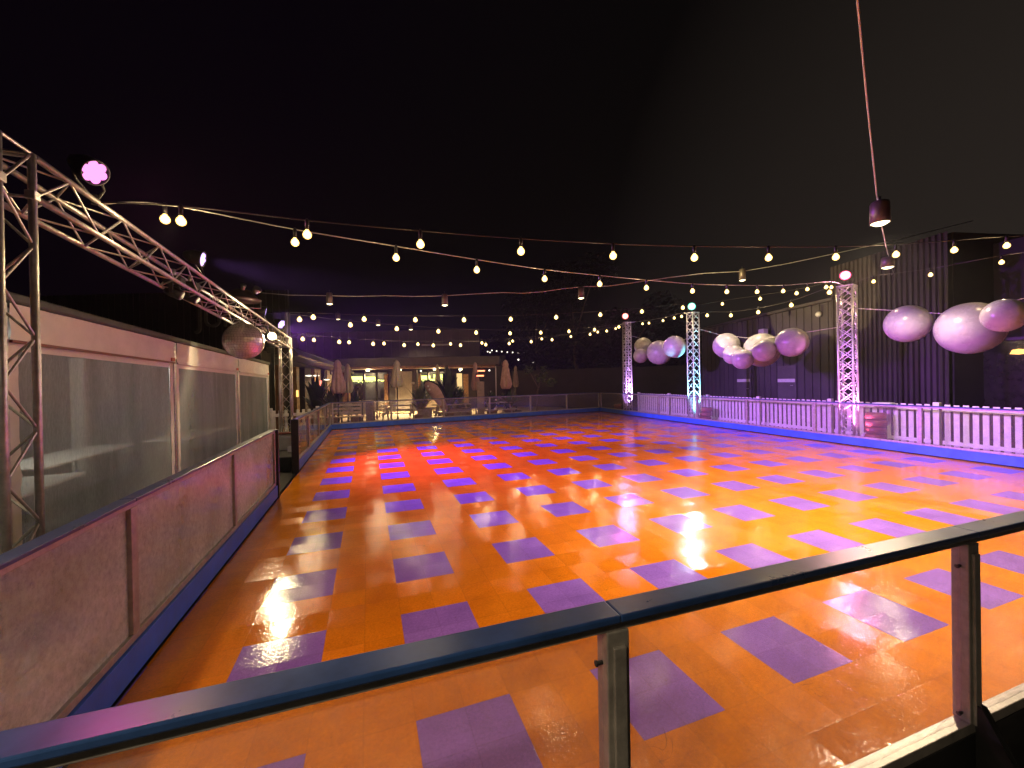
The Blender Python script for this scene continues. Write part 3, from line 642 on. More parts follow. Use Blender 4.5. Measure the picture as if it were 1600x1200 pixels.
# tiny far fairy lights
fa = G(755, 30, 4.2); fb = G(845, 33, 4.2)
P = [onp(fa, fb, x, y) for x, y in ((762, 548.4), (765.6, 549.6), (768.6, 546.4), (776, 547.6), (784, 548.4), (792.6, 549.2), (801, 549.6), (810, 550), (819, 550.4), (837, 551))]
r = thing('fairy_lights', 'row of tiny white fairy lights beyond the far umbrellas', 'string lights', P[0])
m = MB(); m.tube([onp(fa, fb, 745, 546)] + P[0:1] + P[3:] + [onp(fa, fb, 850, 551)], 0.01, 5); m.build('cable', M['cable'], r)
for q in P:
    m = MB(); m.ball(q - V((0, 0, 0.05)), 0.055, 2); m.build('bulb', M['fairy'], r)
for x, y, lab in ((810, 562, 'tiny white lamp left of the two in the dark trees'), (832.6, 565.6, 'tiny white lamp lowest in the dark trees')):
    q = at(x, y, 30); r = thing('garden_lamp', lab, 'lamp', q, 'tiny lamps in the far trees')
    m = MB(); m.ball(q, 0.07, 2); m.build('globe', M['fairy'], r)
    m = MB(); m.tube([q - V((0, 0, 0.06)), V((q.x, q.y, GZ))], 0.02, 6); m.build('stem', M['blackmetal'], r)

# ------------------------------------------------------------------ pendant downlights on wires
def pendant(label, c, r, h, col=(1.0, 0.80, 0.52), watts=0, group='pendant downlights on wires', angle=140):
    """c: centre of the glowing mouth"""
    c = V(c); root = thing('pendant_lamp', label, 'lamp', c + V((0, 0, h * 1.2)), group)
    m = MB(); m.lathe(c, (0, 0, 1), [(0.0, r * 0.92), (0.0, r), (h * 0.9, r * 0.95), (h, r * 0.8), (h, 0.01)], 20); m.build('shade', M['lamp_metal'], root)
    m = MB(); m.lathe(c + V((0, 0, 0.03)), (0, 0, -1), [(0, r * 0.9), (0.028, r * 0.86), (0.05, r * 0.5), (0.055, 0)], 20); m.build('diffuser', M['lens_warm'], root)
    m = MB(); m.tube([c + V((0, 0, h)), c + V((0, 0, h * 1.25))], 0.012, 6); m.build('stem', M['blackmetal'], root)
    if watts: spot('pendant_beam', c - V((0, 0, 0.07)), c - V((0, 0, 3)), col, watts, angle, 0.7, r, root)
    return root
def wire(label, pts, r=0.010, mat=None):
    root = thing('overhead_wire', label, 'wire', pts[0]); m = MB(); m.tube(pts, r, 6); m.build('cable', mat or M['palecable'], root); return root
pA = [at(x, y, 13.0) for x, y in ((515, 475), (695, 477), (908, 466), (1160, 438))]
wl = []
for i, (x, y) in enumerate(((380, 455), (450, 461), (515, 462), (560, 463), (600, 462), (650, 463), (695, 462), (745, 459), (785, 457), (815, 458), (845, 456), (880, 451), (908, 448), (950, 447), (1000, 440), (1050, 433), (1100, 427), (1160, 424), (1230, 412), (1310, 395), (1400, 375), (1520, 345))):
    wl.append(at(x, y, 13.0))
wire('thin wavy wire carrying four pendant downlights across the rink', wl, 0.012)
for q, lab in zip(pA, ('leftmost pendant downlight on the wavy wire', 'second pendant downlight from the left on the wavy wire', 'pendant downlight on the wavy wire above the dark trees', 'rightmost pendant downlight on the wavy wire')):
    pendant(lab, q, 0.10, 0.36, watts=130)
pts = [CAM + fw0 * a + rt * b + V((0, 0, z)) for a, b, z in ((-2.6, -2.9, 2.5), (-1.5, -1.8, 2.35), (0.2, 0.05, 2.17), (1.1, 0.93, 2.08))]
pts += [at(1340, 2, 2.3), at(1354, 150, 3.1), at(1370, 305, 4.45), at(1378, 355, 5.6), at(1387, 396, 8.0), at(1397, 430, 12.5)]
wire('long overhead wire dropping from top right towards the pink tower', pts, 0.007)
pendant('biggest pendant downlight, hanging upper right', at(1375, 349, 4.5), 0.092, 0.24, watts=1500)
pendant('smaller pendant downlight below the biggest one, left of the balloons', at(1387, 418, 8.0), 0.105, 0.20, watts=450)
q = CAM - fw0 * 1.5 - rt * 1.8 + V((0, 0, 2.03)); pendant('added unseen pendant downlight behind the camera on the overhead wire', q, 0.092, 0.24, watts=520)  # added out of view to light the near floor
for x, y, d, lab in ((528, 499, 22, 'small pendant lamp over the patio, leftmost of three'), (591, 508, 24, 'small pendant lamp over the patio, middle of three'), (642, 515, 26, 'small pendant lamp over the patio, rightmost of three')):
    pendant(lab, at(x, y, d), 0.13, 0.34, watts=220, group='small pendants over the patio')

# ------------------------------------------------------------------ balloons
def balloon(label, px, py, ry, depth):
    c = at(px, py, depth); R = ry * depth / F; dirn = (ray(px, py).normalized() + V((0, 0, -0.35))).normalized()
    m = MB(); m.ball(c, R, 4)
    for v in m.bm.verts:
        q = (v.co - c); t = max(0.0, q.normalized().dot(dirn) - 0.86)
        v.co = c + q * (1 + 0.5 * t) + 0.012 * R * q.normalized() * mnoise.noise(q / R * 1.7 + c)
    top = c + dirn * R * 1.06
    m.lathe(top, dirn, [(-0.02, R * 0.09), (0.02 * 1, R * 0.05), (0.045, R * 0.085), (0.05, 0)], 12)
    o = m.build('giant_balloon', M['balloon']); return tag(o, label, 'balloon', 'giant balloons tied between the towers')
def cdep(A, B, px, py): return (onp(A, B, px, py) - CAM).dot(fw)
A, B = TW[0], TW[1]
d0 = cdep(A, B, 1030, 550)
balloon('pale balloon at back left by the lilac tower', 1005, 541, 13.5, cdep(A, B, 1005, 541) + 0.2)
balloon('smallest lilac balloon, lower left by the lilac tower', 1001, 556, 11.2, cdep(A, B, 1001, 556) - 0.6)
balloon('large lilac balloon in middle of the farthest cluster', 1030, 551, 18.8, d0)
balloon('bluish balloon touching the cyan lit tower', 1054, 542, 17.2, cdep(A, B, 1054, 542) - 0.6)
A, B = TW[1], TW[2]
balloon('leftmost balloon of the middle cluster, bluish grey', 1135, 540, 19.5, cdep(A, B, 1135, 540))
balloon('yellow topped balloon second from left in the middle cluster', 1146, 554, 15.3, cdep(A, B, 1146, 554) - 0.65)
balloon('lowest small balloon with pink underside in the middle cluster', 1160.5, 561, 15.8, cdep(A, B, 1160, 561) - 0.95)
balloon('biggest balloon at back of the middle cluster', 1190, 547, 26, cdep(A, B, 1190, 547) + 0.25)
balloon('yellow topped pink balloon before the big middle one', 1194, 548, 17.0, cdep(A, B, 1194, 548) - 0.80)
balloon('rightmost pink balloon of the middle cluster', 1237, 535, 22.6, cdep(A, B, 1237, 535) - 0.25)
A, B = TW[2], V((12.05, -2.6, 4.0))
balloon('pink balloon right beside the pink tower', 1418, 506, 28.5, cdep(A, B, 1418, 506))
balloon('largest balloon of all, near the right edge', 1515, 513, 40.0, cdep(A, B, 1515, 513) + 0.1)
balloon('balloon cut off by the right edge', 1569, 493, 25.5, cdep(A, B, 1569, 493) - 0.85)
def tie(label, a, pts, b):
    root = thing('tie_line', label, 'rope', a, 'lines holding the balloon clusters'); m = MB(); m.tube([a] + pts + [b], 0.008, 6); m.build('rope', M['palecable'], root)
tie('line holding the farthest balloon cluster', TW[0] + V((0, 0, -0.6)), [onp(TW[0], TW[1], 1006, 530), onp(TW[0], TW[1], 1030, 545)], TW[1] + V((0, 0, -0.9)))
tie('line holding the middle balloon cluster', TW[1] + V((0, 0, -0.55)), [onp(TW[1], TW[2], 1128, 524), onp(TW[1], TW[2], 1190, 530)], TW[2] + V((0, 0, -1.0)))
B9 = V((12.05, -2.6, 3.6))
tie('line holding the biggest balloons on the right', TW[2] + V((0, 0, -0.55)), [onp(TW[2], B9, 1398, 485), onp(TW[2], B9, 1500, 492)], B9)

# ------------------------------------------------------------------ white picket fence behind the right barrier, red ballast
pf0 = V((12.45, -2.9, 0)); pf1 = V((13.5, 13.2, 0)); pd = (pf1 - pf0).normalized(); pl = (pf1 - pf0).length; prz = math.atan2(pd.y, pd.x)
pf = thing('picket_fence', 'long white picket fence behind the right barrier', 'fence', (pf0 + pf1) / 2)
np_ = 7; seg = pl / np_
for i in range(np_):
    m = MB(); a = pf0 + pd * (seg * i + 0.10); nn = 14; st = (seg - 0.2) / nn
    for k in range(nn):
        c = a + pd * (st * (k + 0.5)); wv = random.uniform(-0.006, 0.006)
        m.box((c.x, c.y, 0.50 + wv), (0.098, 0.018, 1.06), rz=prz, bevel=0.006)
    pn = V((-pd.y, pd.x, 0))
    for z in (0.20, 0.93):
        c = a + pd * ((seg - 0.2) / 2) - pn * -0.022
        m.box((c.x, c.y, z), (seg - 0.2, 0.024, 0.085), rz=prz, bevel=0.004)
    m.build('fence_panel', M['wood_white'], pf)
for i in range(np_ + 1):
    c = pf0 + pd * seg * i; m = MB(); m.box((c.x, c.y, 0.51), (0.11, 0.10, 1.14), rz=prz, bevel=0.008); m.build('fence_post', M['wood_white'], pf)
def ballast(label, x, y, n, sc=1.0):
    r = thing('ballast_stack', label, 'weight', (x, y, GZ), 'red ballast weights by the towers')
    for k in range(n):
        m = MB(); m.lathe((x + random.uniform(-.02, .02), y + random.uniform(-.02, .02), GZ + 0.02 + 0.17 * k * sc), (0, 0, 1), [(0, 0), (0, 0.17 * sc), (0.03 * sc, 0.205 * sc), (0.13 * sc, 0.205 * sc), (0.16 * sc, 0.17 * sc), (0.16 * sc, 0)], 20); m.build('weight_disc', M['redplastic'], r)
ballast('stack of red ballast discs right of the nearest tower', 12.42, 2.68, 5)
ballast('stack of reddish ballast discs right of the middle tower', 12.62, 8.12, 4)
ballast('low red ballast discs left of the farthest tower', 12.95, 14.2, 3)
cs = thing('lamp_case', 'pale lamp case lying by the pink tower above the barrier', 'case', (12.62, 2.55, GZ))
m = MB(); m.box((12.62, 2.60, 0.98), (0.26, 0.34, 0.14), rz=0.1, bevel=0.04); m.build('case_body', M['sign_pale'], cs)
m = MB(); m.box((12.62, 2.60, 0.42), (0.05, 0.05, 0.98)); m.build('stand', M['blackmetal'], cs)

# ------------------------------------------------------------------ white marquee on the left
tx = -2.0
tent = thing('marquee', 'white marquee with clear window walls left of the rink', 'tent', (-4.5, 4.0, GZ))
js = [-2.2, 0.9, 4.0, 7.2, 10.2]
ev = lambda y: 2.40 - 0.010 * (y - 4)
def wr(amp, sx, sz, seed):
    return lambda u, v: V((amp * mnoise.noise(V((u * sx, v * sz, seed))) + amp * 0.5 * mnoise.noise(V((u * sx * 2.7, v * sz * 2.3, seed + 5))), 0, 0))
for i in range(4):
    y0, y1 = js[i] + 0.045, js[i + 1] - 0.045
    zt0, zt1 = ev(y0), ev(y1); vb = 0.30
    m = MB(); m.sheet([(tx + 0.03, y0, zt0 - vb), (tx + 0.03, y1, zt1 - vb), (tx + 0.03, y1, zt1), (tx + 0.03, y0, zt0)], 40, 8, wr(0.014, 9, 2, i * 3.1))
    m.build('valance', M['white_pvc'], tent)
    m = MB(); m.beam((tx + 0.035, y0, zt0 - vb - 0.015), (tx + 0.035, y1, zt1 - vb - 0.015), 0.02, 0.022); m.build('valance_edge', M['redplastic'] if i < 2 else M['white_pvc'], tent)
    m = MB(); m.sheet([(tx, y0 + 0.10, GZ), (tx, y1 - 0.10, GZ), (tx, y1 - 0.10, zt1 - vb - 0.08), (tx, y0 + 0.10, zt0 - vb - 0.08)], 50, 36, wr(0.005, 7, 5, i * 7.7))
    m.build('window_pane', M['pvc'], tent)
    m = MB()
    m.sheet([(tx + 0.01, y0, GZ), (tx + 0.01, y0 + 0.11, GZ), (tx + 0.01, y0 + 0.11, zt0 - vb), (tx + 0.01, y0, zt0 - vb)], 4, 40, lambda u, v, i=i: V((0.012 * mnoise.noise(V((u, v * 14, i))), 0.016 * u * mnoise.noise(V((u, v * 18, i + 3))), 0)))
    m.sheet([(tx + 0.01, y1 - 0.11, GZ), (tx + 0.01, y1, GZ), (tx + 0.01, y1, zt1 - vb), (tx + 0.01, y1 - 0.11, zt1 - vb)], 4, 40, lambda u, v, i=i: V((0.012 * mnoise.noise(V((u, v * 14, i + 6))), 0.016 * (1 - u) * mnoise.noise(V((u, v * 18, i + 9))), 0)))
    m.sheet([(tx + 0.008, y0 + 0.11, zt0 - vb - 0.09), (tx + 0.008, y1 - 0.11, zt1 - vb - 0.09), (tx + 0.008, y1 - 0.11, zt1 - vb), (tx + 0.008, y0 + 0.11, zt0 - vb)], 20, 2, wr(0.006, 9, 2, i))
    m.build('window_border', M['white_pvc'], tent)
    m = MB(); m.box((tx + 0.05, y1 - 0.10, zt1 - vb + 0.03), (0.008, 0.12, 0.05)); m.build('red_tag', M['red'], tent)
for i, y in enumerate(js):
    m = MB(); m.box((tx - 0.01, y, (ev(y) + GZ) / 2), (0.07, 0.08, ev(y) - GZ), bevel=0.008); m.build('leg', M['alu'], tent)
m = MB(); m.beam((tx - 0.02, -2.3, ev(-2.3) + 0.05), (tx - 0.02, 10.26, ev(10.26) + 0.04), 0.16, 0.085, bevel=0.02); m.build('gutter', M['gutter'], tent)
m = MB(); m.sheet([(-2.1, -2.3, 2.45), (-2.1, 10.26, 2.34), (-7.0, 10.26, 2.50), (-7.0, -2.3, 2.60)], 12, 4); m.build('roof', M['tent_in'], tent)
m = MB(); m.sheet([(-7.0, -2.3, GZ), (-7.0, 10.26, GZ), (-7.0, 10.26, 2.5), (-7.0, -2.3, 2.6)], 30, 6, wr(0.05, 12, 2, 2.2)); m.build('back_wall', M['tent_in'], tent)
m = MB(); m.sheet([(-2.05, 10.24, GZ), (-7.0, 10.24, GZ), (-7.0, 10.24, 2.45), (-2.05, 10.24, 2.30)], 20, 6, lambda u, v: V((0, 0.03 * mnoise.noise(V((u * 9, v * 3, 1))), 0))); m.build('end_wall', M['tent_in'], tent)
m = MB(); m.sheet([(-2.05, -2.3, GZ), (-7.0, -2.3, GZ), (-7.0, -2.3, 2.5), (-2.05, -2.3, 2.42)], 10, 6); m.build('end_wall', M['tent_in'], tent)
m = MB(); m.box((-4.5, 4.0, GZ + 0.02), (4.9, 12.4, 0.03)); m.build('tent_floor', M['clad_dark'], tent)
m = MB(); m.box((-4.6, 6.9, 1.15), (0.22, 0.22, 2.35), bevel=0.02); m.build('inner_pole', M['white_pvc'], tent)
def trestle(label, x, y, w, l, rz):
    r = thing('trestle_table', label, 'table', (x, y, GZ), 'white tables inside the marquee')
    R = Matrix.Rotation(rz, 4, 'Z'); T = Matrix.Translation((x, y, GZ))
    t = MB(); t.box((0, 0, 0.74), (w, l, 0.035), bevel=0.01); m = MB(); m.merge(t, T @ R); m.build('table_top', M['white_paint'], r)
    for e in (-1, 1):
        t = MB()
        t.tube([(-w * .4, e * l * .36, 0.72), (-w * .4, e * l * .40, 0.02), (w * .4, e * l * .40, 0.02), (w * .4, e * l * .36, 0.72)], 0.014, 6); m = MB(); m.merge(t, T @ R); m.build('leg', M['blackmetal'], r)
trestle('white trestle table nearest the marquee windows', -2.75, 1.9, 0.75, 1.8, 0.12)
trestle('white trestle table deeper inside under the blue notice', -3.6, 4.6, 0.75, 2.4, 0.05)
trestle('white trestle table at far end of the marquee', -2.9, 7.2, 0.75, 2.2, -0.04)
b0, b1 = un(155, 628, 0, -4.44), un(194, 660, 0, -4.44)
nb_ = thing('notice_board', 'blue paper notice hanging inside the marquee', 'notice', (-4.44, (b0.y + b1.y) / 2, b0.z))
m = MB(); m.box((-4.44, (b0.y + b1.y) / 2, (b0.z + b1.z) / 2), (0.012, abs(b1.y - b0.y), abs(b0.z - b1.z))); m.build('sheet', M['bluepaper'], nb_)
m = MB()
for k in range(4): m.box((-4.43, (b0.y + b1.y) / 2, b1.z + 0.10 + 0.10 * k), (0.004, abs(b1.y - b0.y) * 0.78, 0.022))
m.build('printed_lines', M['sign_pale'], nb_)
m = MB(); m.tube([(-4.44, b0.y + .1, b0.z), (-4.44, b0.y + .1, 2.44)], 0.004, 5); m.build('string', M['cable'], nb_)
# inner pole the notice is pinned beside
lw_ = thing('work_lamp', 'orange glowing strip heater inside the marquee', 'heater', un(305, 628, 0, -5.5))
q = un(305, 628, 0, -5.5)
m = MB(); m.box(q, (0.05, 1.3, 0.035)); m.build('element', M['heater_glow'], lw_)
m = MB(); m.box(q + V((-0.06, 0, 0.04)), (0.10, 1.4, 0.12), bevel=0.01); m.build('hood', M['alu'], lw_)
point('tent_fill', (-4.3, 3.2, 2.15), (1.0, 0.96, 0.86), 50, 0.12)  # added fill light that brightens the marquee interior
# added tube lamp to carry the fill light put inside the marquee
tl = thing('added_tube_lamp', 'added strip lamp under the marquee roof', 'lamp', (-4.3, 3.2, 2.38))
m = MB(); m.tube([(-4.3, 2.6, 2.30), (-4.3, 3.8, 2.30)], 0.02, 8); m.build('tube', M['tube_white'], tl)  # tube of the added lamp
m = MB(); m.box((-4.3, 3.2, 2.35), (0.10, 1.3, 0.05)); m.build('housing', M['white_paint'], tl)  # housing of the added lamp

# short white fence behind the gap
sf0 = V((-2.0, 10.5, 0)); sf1 = V((-0.75, 10.9, 0)); sd = (sf1 - sf0).normalized(); srz = math.atan2(sd.y, sd.x)
sf = thing('picket_fence', 'short white picket fence behind the far gantry tower', 'fence', (sf0 + sf1) / 2)
m = MB(); ln = (sf1 - sf0).length
for k in range(8):
    c = sf0 + sd * (ln * (k + 0.5) / 8); m.box((c.x, c.y, 0.45), (0.085, 0.02, 1.0), rz=srz, bevel=0.006)
for z in (0.25, 0.80):
    c = sf0 + sd * ln / 2 + V((sd.y, -sd.x, 0)) * 0.024; m.box((c.x, c.y, z), (ln, 0.024, 0.10), rz=srz, bevel=0.004)
m.build('fence_panel', M['wood_white'], sf)
for k in (0, 1):
    c = sf0 + sd * (ln * k); m = MB(); m.box((c.x, c.y, 0.48), (0.10, 0.10, 1.10), rz=srz, bevel=0.008); m.build('fence_post', M['wood_white'], sf)

# ------------------------------------------------------------------ buildings
def face_frame(px0, d0, px1, d1):
    a = G(px0, d0, 0); b = G(px1, d1, 0); u = (b - a).normalized(); return a, b, u, V((u.y, -u.x, 0))
def ribbed(a, b, z0, z1, pitch, depth, rad):
    """vertical standing seams / corrugations on the wall a->b"""
    m = MB(); u = (b - a).normalized(); n = V((u.y, -u.x, 0)); ln = (b - a).length
    rz = math.atan2(u.y, u.x)
    c = (a + b) / 2 - n * 0.1; m.box((c.x, c.y, (z0 + z1) / 2), (ln, 0.2, z1 - z0), rz=rz)
    k = 0; t = pitch * 0.5
    while t < ln:
        p = a + u * t + n * (depth / 2); m.box((p.x, p.y, (z0 + z1) / 2 - 0.002), (rad, depth, z1 - z0 - 0.01), rz=rz); t += pitch
    return m
# far restaurant, facing the camera
a, b, u, n = face_frame(395, 27, 752, 26.5)
rb = thing('restaurant_building', 'long dark seamed restaurant with lit windows beyond the patio', 'building', (a + b) / 2)
a_, b_, u_, n_ = face_frame(395, 28.5, 750, 28)
ribbed(a_, b_, 3.55, 5.42, 0.60, 0.05, 0.05).build('upper_wall', M['clad_brown'], rb)
rzb = math.atan2(u.y, u.x)
def rbox(px, d, z0, z1, wpx, dep, mat, nm, parent):
    p0 = G(px - wpx / 2, d, 0); p1 = G(px + wpx / 2, d, 0); c = (p0 + p1) / 2
    m = MB(); m.box((c.x, c.y, (z0 + z1) / 2), ((p1 - p0).length, dep, z1 - z0), rz=math.atan2((p1 - p0).y, (p1 - p0).x)); return m.build(nm, mat, parent)
rbox(640, 26.3, 2.80, 3.30, 284, 3.4, M['awning'], 'canopy', rb)
rbox(640, 25.6, 2.66, 2.78, 270, 2.0, M['soffit'], 'canopy_edge', rb)
rbox(600, 29.0, GZ, 3.6, 380, 0.2, M['dark_wall'], 'back_wall', rb)
rbox(631, 26.2, GZ, 2.6, 42, 0.5, M['dark_wall'], 'pillar', rb)
rbox(631, 25.88, 0.1, 2.5, 26, 0.06, M['frame'], 'pillar_panel', rb)
rbox(541, 26.4, GZ, 2.6, 9, 0.4, M['timber'], 'pillar', rb)
rbox(604, 26.3, 0.3, 2.35, 6, 0.2, M['timber'], 'window_jamb', rb)
rbox(656, 26.3, 0.3, 2.35, 4, 0.2, M['timber'], 'window_jamb', rb)
rbox(577, 26.4, 0.15, 0.62, 62, 0.25, M['bench_wood'], 'sill_wall', rb)
rbox(680, 26.4, 0.15, 0.62, 52, 0.25, M['bench_wood'], 'sill_wall', rb)
for px, w, zz in ((557, 18, 2.16), (578, 18, 2.12), (664, 17, 2.13), (686, 17, 2.20)):
    rbox(px, 27.6, zz - 0.14, zz + 0.10, w, 0.08, M['win_yellow'], 'light_strip', rb)
for px, w in ((577, 54), (683, 50)):
    f = rbox(px, 27.9, 0.6, 2.5, w, 0.06, M['inside'], 'window', rb)
rbox(561, 27.5, 0.55, 1.75, 14, 0.05, M['black_glass'], 'fridge_door', rb)
rbox(588, 27.5, 0.75, 1.8, 12, 0.05, M['inside'], 'blue_poster', rb)
for px in (569, 588.5, 669, 697): rbox(px, 26.5, 0.0, 2.55, 2.6, 0.12, M['blackmetal'], 'mullion', rb)
# small leafy lights hung along the window heads
m = MB()
for px0, px1 in ((552, 604), (657, 700)):
    px = px0
    while px < px1:
        q = G(px, 27.2, 2.02 - 0.10 * abs(math.sin(px * 0.9)) + random.uniform(-.06, .05)); m.box(q, (random.uniform(.05, .14), .03, random.uniform(.03, .09)), rz=random.uniform(-1, 1), ry=random.uniform(-.6, .6)); px += random.uniform(0.9, 2.2)
m.build('light_garland', M['win_yellow'], rb)
d_ = rbox(718, 27.6, 0.3, 2.35, 8, 0.1, M['win_warm'], 'lit_doorway', rb)
rbox(728, 27.3, 0.3, 2.3, 8, 0.1, M['timber'], 'door', rb)
rbox(708, 27.0, GZ, 2.5, 10, 0.2, M['blackmetal'], 'door_frame', rb)
rbox(740, 27.6, GZ, 2.5, 12, 0.2, M['dark_wall'], 'wall_end', rb)
rbox(775, 25.0, GZ, 2.70, 1.6, 0.07, M['alu'], 'canopy_post', rb)
rbox(681, 25.2, 4.05, 4.14, 42, 0.06, M['sign_pale'], 'highlight_bar', rb)  # pale bar modelled in place of a highlight along a wire
for px, z, w in ((658, 2.5, 3), (719, 2.48, 4), (765, 2.46, 4)):
    q = G(px, 25.6, z); m = MB(); m.ball(q, 0.06, 2); m.build('ceiling_lamp', M['fairy'], rb)
for k, (px, d, w, tgt) in enumerate(((575, 25.0, 900, 575), (625, 24.6, 1100, 625), (680, 25.0, 900, 680), (720, 25.5, 500, 720))):
    q = G(px, d, 2.5); spot('canopy_downlight', q, q + V((0.1, -0.5, -1.6)), (1.0, 0.70, 0.34), w * 2.6, 112, 0.6, 0.15)
    m = MB(); m.lathe(q + V((0, 0, 0.01)), (0, 0, 1), [(0, 0), (0, 0.11), (0.09, 0.11), (0.09, 0)], 14); m.build('downlight', M['lens_warm'], rb)

for px in (577, 682):
    q = G(px, 27.1, 2.2); point('jamb_fill', q, (1.0, 0.66, 0.32), 130, 0.2)  # added fill lights that warm the window jambs

# wing on the left with the curved metal canopy
a, b, u, n = face_frame(418, 15.5, 524, 25.0)
wg = thing('canopy_wing', 'low timber building with curved grey metal canopy, behind far gantry tower', 'building', (a + b) / 2)
m = MB()
prof = [(0.0, 3.05), (0.55, 2.98), (0.95, 2.80), (1.15, 2.55), (1.10, 2.50), (0.0, 2.62)]
ra = [m.bm.verts.new(V((a.x, a.y, 0)) + n * p + V((0, 0, z + 0.35))) for p, z in prof]; rb_ = [m.bm.verts.new(V((b.x, b.y, 0)) + n * p + V((0, 0, z - 0.10))) for p, z in prof]
for i in range(6):
    j = (i + 1) % 6; m.bm.faces.new((ra[i], ra[j], rb_[j], rb_[i]))
m.bm.faces.new(ra[::-1]); m.bm.faces.new(rb_); m.build('curved_canopy', M['awning'], wg)
m = MB(); m.beam(a + V((0, 0, 1.5)) - n * 0.3, b + V((0, 0, 1.5)) - n * 0.3, 0.2, 3.2); m.build('wall', M['dark_wall'], wg)
for t, w, mat in ((0.10, 0.5, 'soffit'), (0.30, 0.35, 'timber'), (0.44, 0.9, 'dark_wall'), (0.60, 1.0, 'timber'), (0.74, 0.3, 'dark_wall'), (0.84, 1.3, 'timber')):
    c = a.lerp(b, t); m = MB(); m.box((c.x, c.y, 1.25), (w, 0.24, 2.6), rz=math.atan2(u.y, u.x)); m.build('timber_panel', M[mat], wg)
for t, z0, z1, mt in ((0.50, 0.9, 1.9, 'tube_white'), (0.63, 1.45, 1.95, 'tube_red'), (0.27, 1.2, 1.5, 'win_orange')):
    c = a.lerp(b, t) + n * 0.18; m = MB(); m.tube([(c.x, c.y, z0), (c.x, c.y, z1)], 0.045, 8); m.build('tube_light', M[mt], wg)
for t, z in ((0.30, 2.18), (0.40, 2.2), (0.58, 2.02), (0.80, 2.3)):
    c = a.lerp(b, t) + n * 0.6; m = MB(); m.lathe((c.x, c.y, z), (0, 0, -1), [(0, 0.02), (0.02, 0.16), (0.05, 0.16), (0.07, 0)], 14); m.build('ceiling_lamp', M['fairy'], wg)
q = a.lerp(b, 0.55) + n * 1.2; spot('wing_downlight', (q.x, q.y, 2.45), V((q.x, q.y, 0)) - n * 0.6, (1.0, 0.55, 0.25), 260, 140, 0.6, 0.12)
c = a.lerp(b, 0.60) + n * 0.9; m = MB(); m.box((c.x, c.y, 2.36), (0.30, 0.2, 0.22), rz=0.4, bevel=0.02); m.build('speaker', M['blackmetal'], wg)
m = MB(); m.box((c.x, c.y, 2.18), (0.14, 0.1, 0.14), rz=0.4, bevel=0.02); m.build('heater_lamp', M['redplastic'], wg)

# dark hall on the left with big letters, and its corrugated roof screen
a, b, u, n = face_frame(-260, 27.0, 452, 26.0)
hall = thing('dark_hall', 'tall dark hall with big dull letters behind the marquee', 'building', (a + b) / 2)
ribbed(a, b, GZ, 7.9, 0.42, 0.05, 0.06).build('wall', M['clad_dark'], hall)
try:
    cu = bpy.data.curves.new('sign', 'FONT'); cu.body = 'JUN'; cu.size = 1.75; cu.extrude = 0.06; cu.align_x = 'LEFT'
    to = bpy.data.objects.new('sign', cu); COL.objects.link(to); dg = bpy.context.evaluated_depsgraph_get()
    me = bpy.data.meshes.new_from_object(to.evaluated_get(dg)); bpy.data.objects.remove(to)
    p0 = G(314, 26.0, 0); z0 = 1.7 + 26.0 * (600 - 501) / F - 0.25
    mt = Matrix.Translation((p0.x + n.x * 0.25, p0.y + n.y * 0.25, z0)) @ Matrix.Rotation(math.atan2(u.y, u.x), 4, 'Z') @ Matrix.Rotation(PI / 2, 4, 'X')
    me.transform(mt); me.transform(Matrix.Translation(-LOC[hall.name])); me.materials.clear(); me.materials.append(M['letter'])
    lo = bpy.data.objects.new('sign_letters', me); COL.objects.link(lo); lo.parent = hall
except Exception as ex:
    print('letters', ex)
a, b, u, n = face_frame(418, 12.6, 450, 12.0)
scn = thing('corrugated_screen', 'corrugated metal screen lit violet behind the gantry corner', 'screen', (a + b) / 2)
m = MB(); ln = (b - a).length; pts = []
for k in range(49):
    t = k / 48; pts.append(a + u * (ln * t) + n * (0.05 * math.copysign(min(1, abs(math.sin(t * PI * 5)) * 1.6), math.sin(t * PI * 5))))
lo_ = [m.bm.verts.new((p.x, p.y, 2.9)) for p in pts]; hi_ = [m.bm.verts.new((p.x, p.y, 3.98 - 0.10 * i / 48)) for i, p in enumerate(pts)]
lo2 = [m.bm.verts.new((p.x - n.x * 0.03, p.y - n.y * .03, 2.9)) for p in pts]; hi2 = [m.bm.verts.new((p.x - n.x * 0.03, p.y - n.y * .03, 3.98 - 0.10 * i / 48)) for i, p in enumerate(pts)]
for i in range(48):
    for A_, B_ in ((lo_, hi_), (hi2, lo2)):
        f = m.bm.faces.new((A_[i], A_[i + 1], B_[i + 1], B_[i])); f.smooth = True
    m.bm.faces.new((hi_[i], hi_[i + 1], hi2[i + 1], hi2[i]))
m.build('sheet', M['alu'], scn)
m = MB()
for t in (0.1, 0.9):
    p = a.lerp(b, t) - n * 0.12; m.box((p.x, p.y, 1.9), (0.08, 0.08, 4.0))
m.build('post', M['blackmetal'], scn)

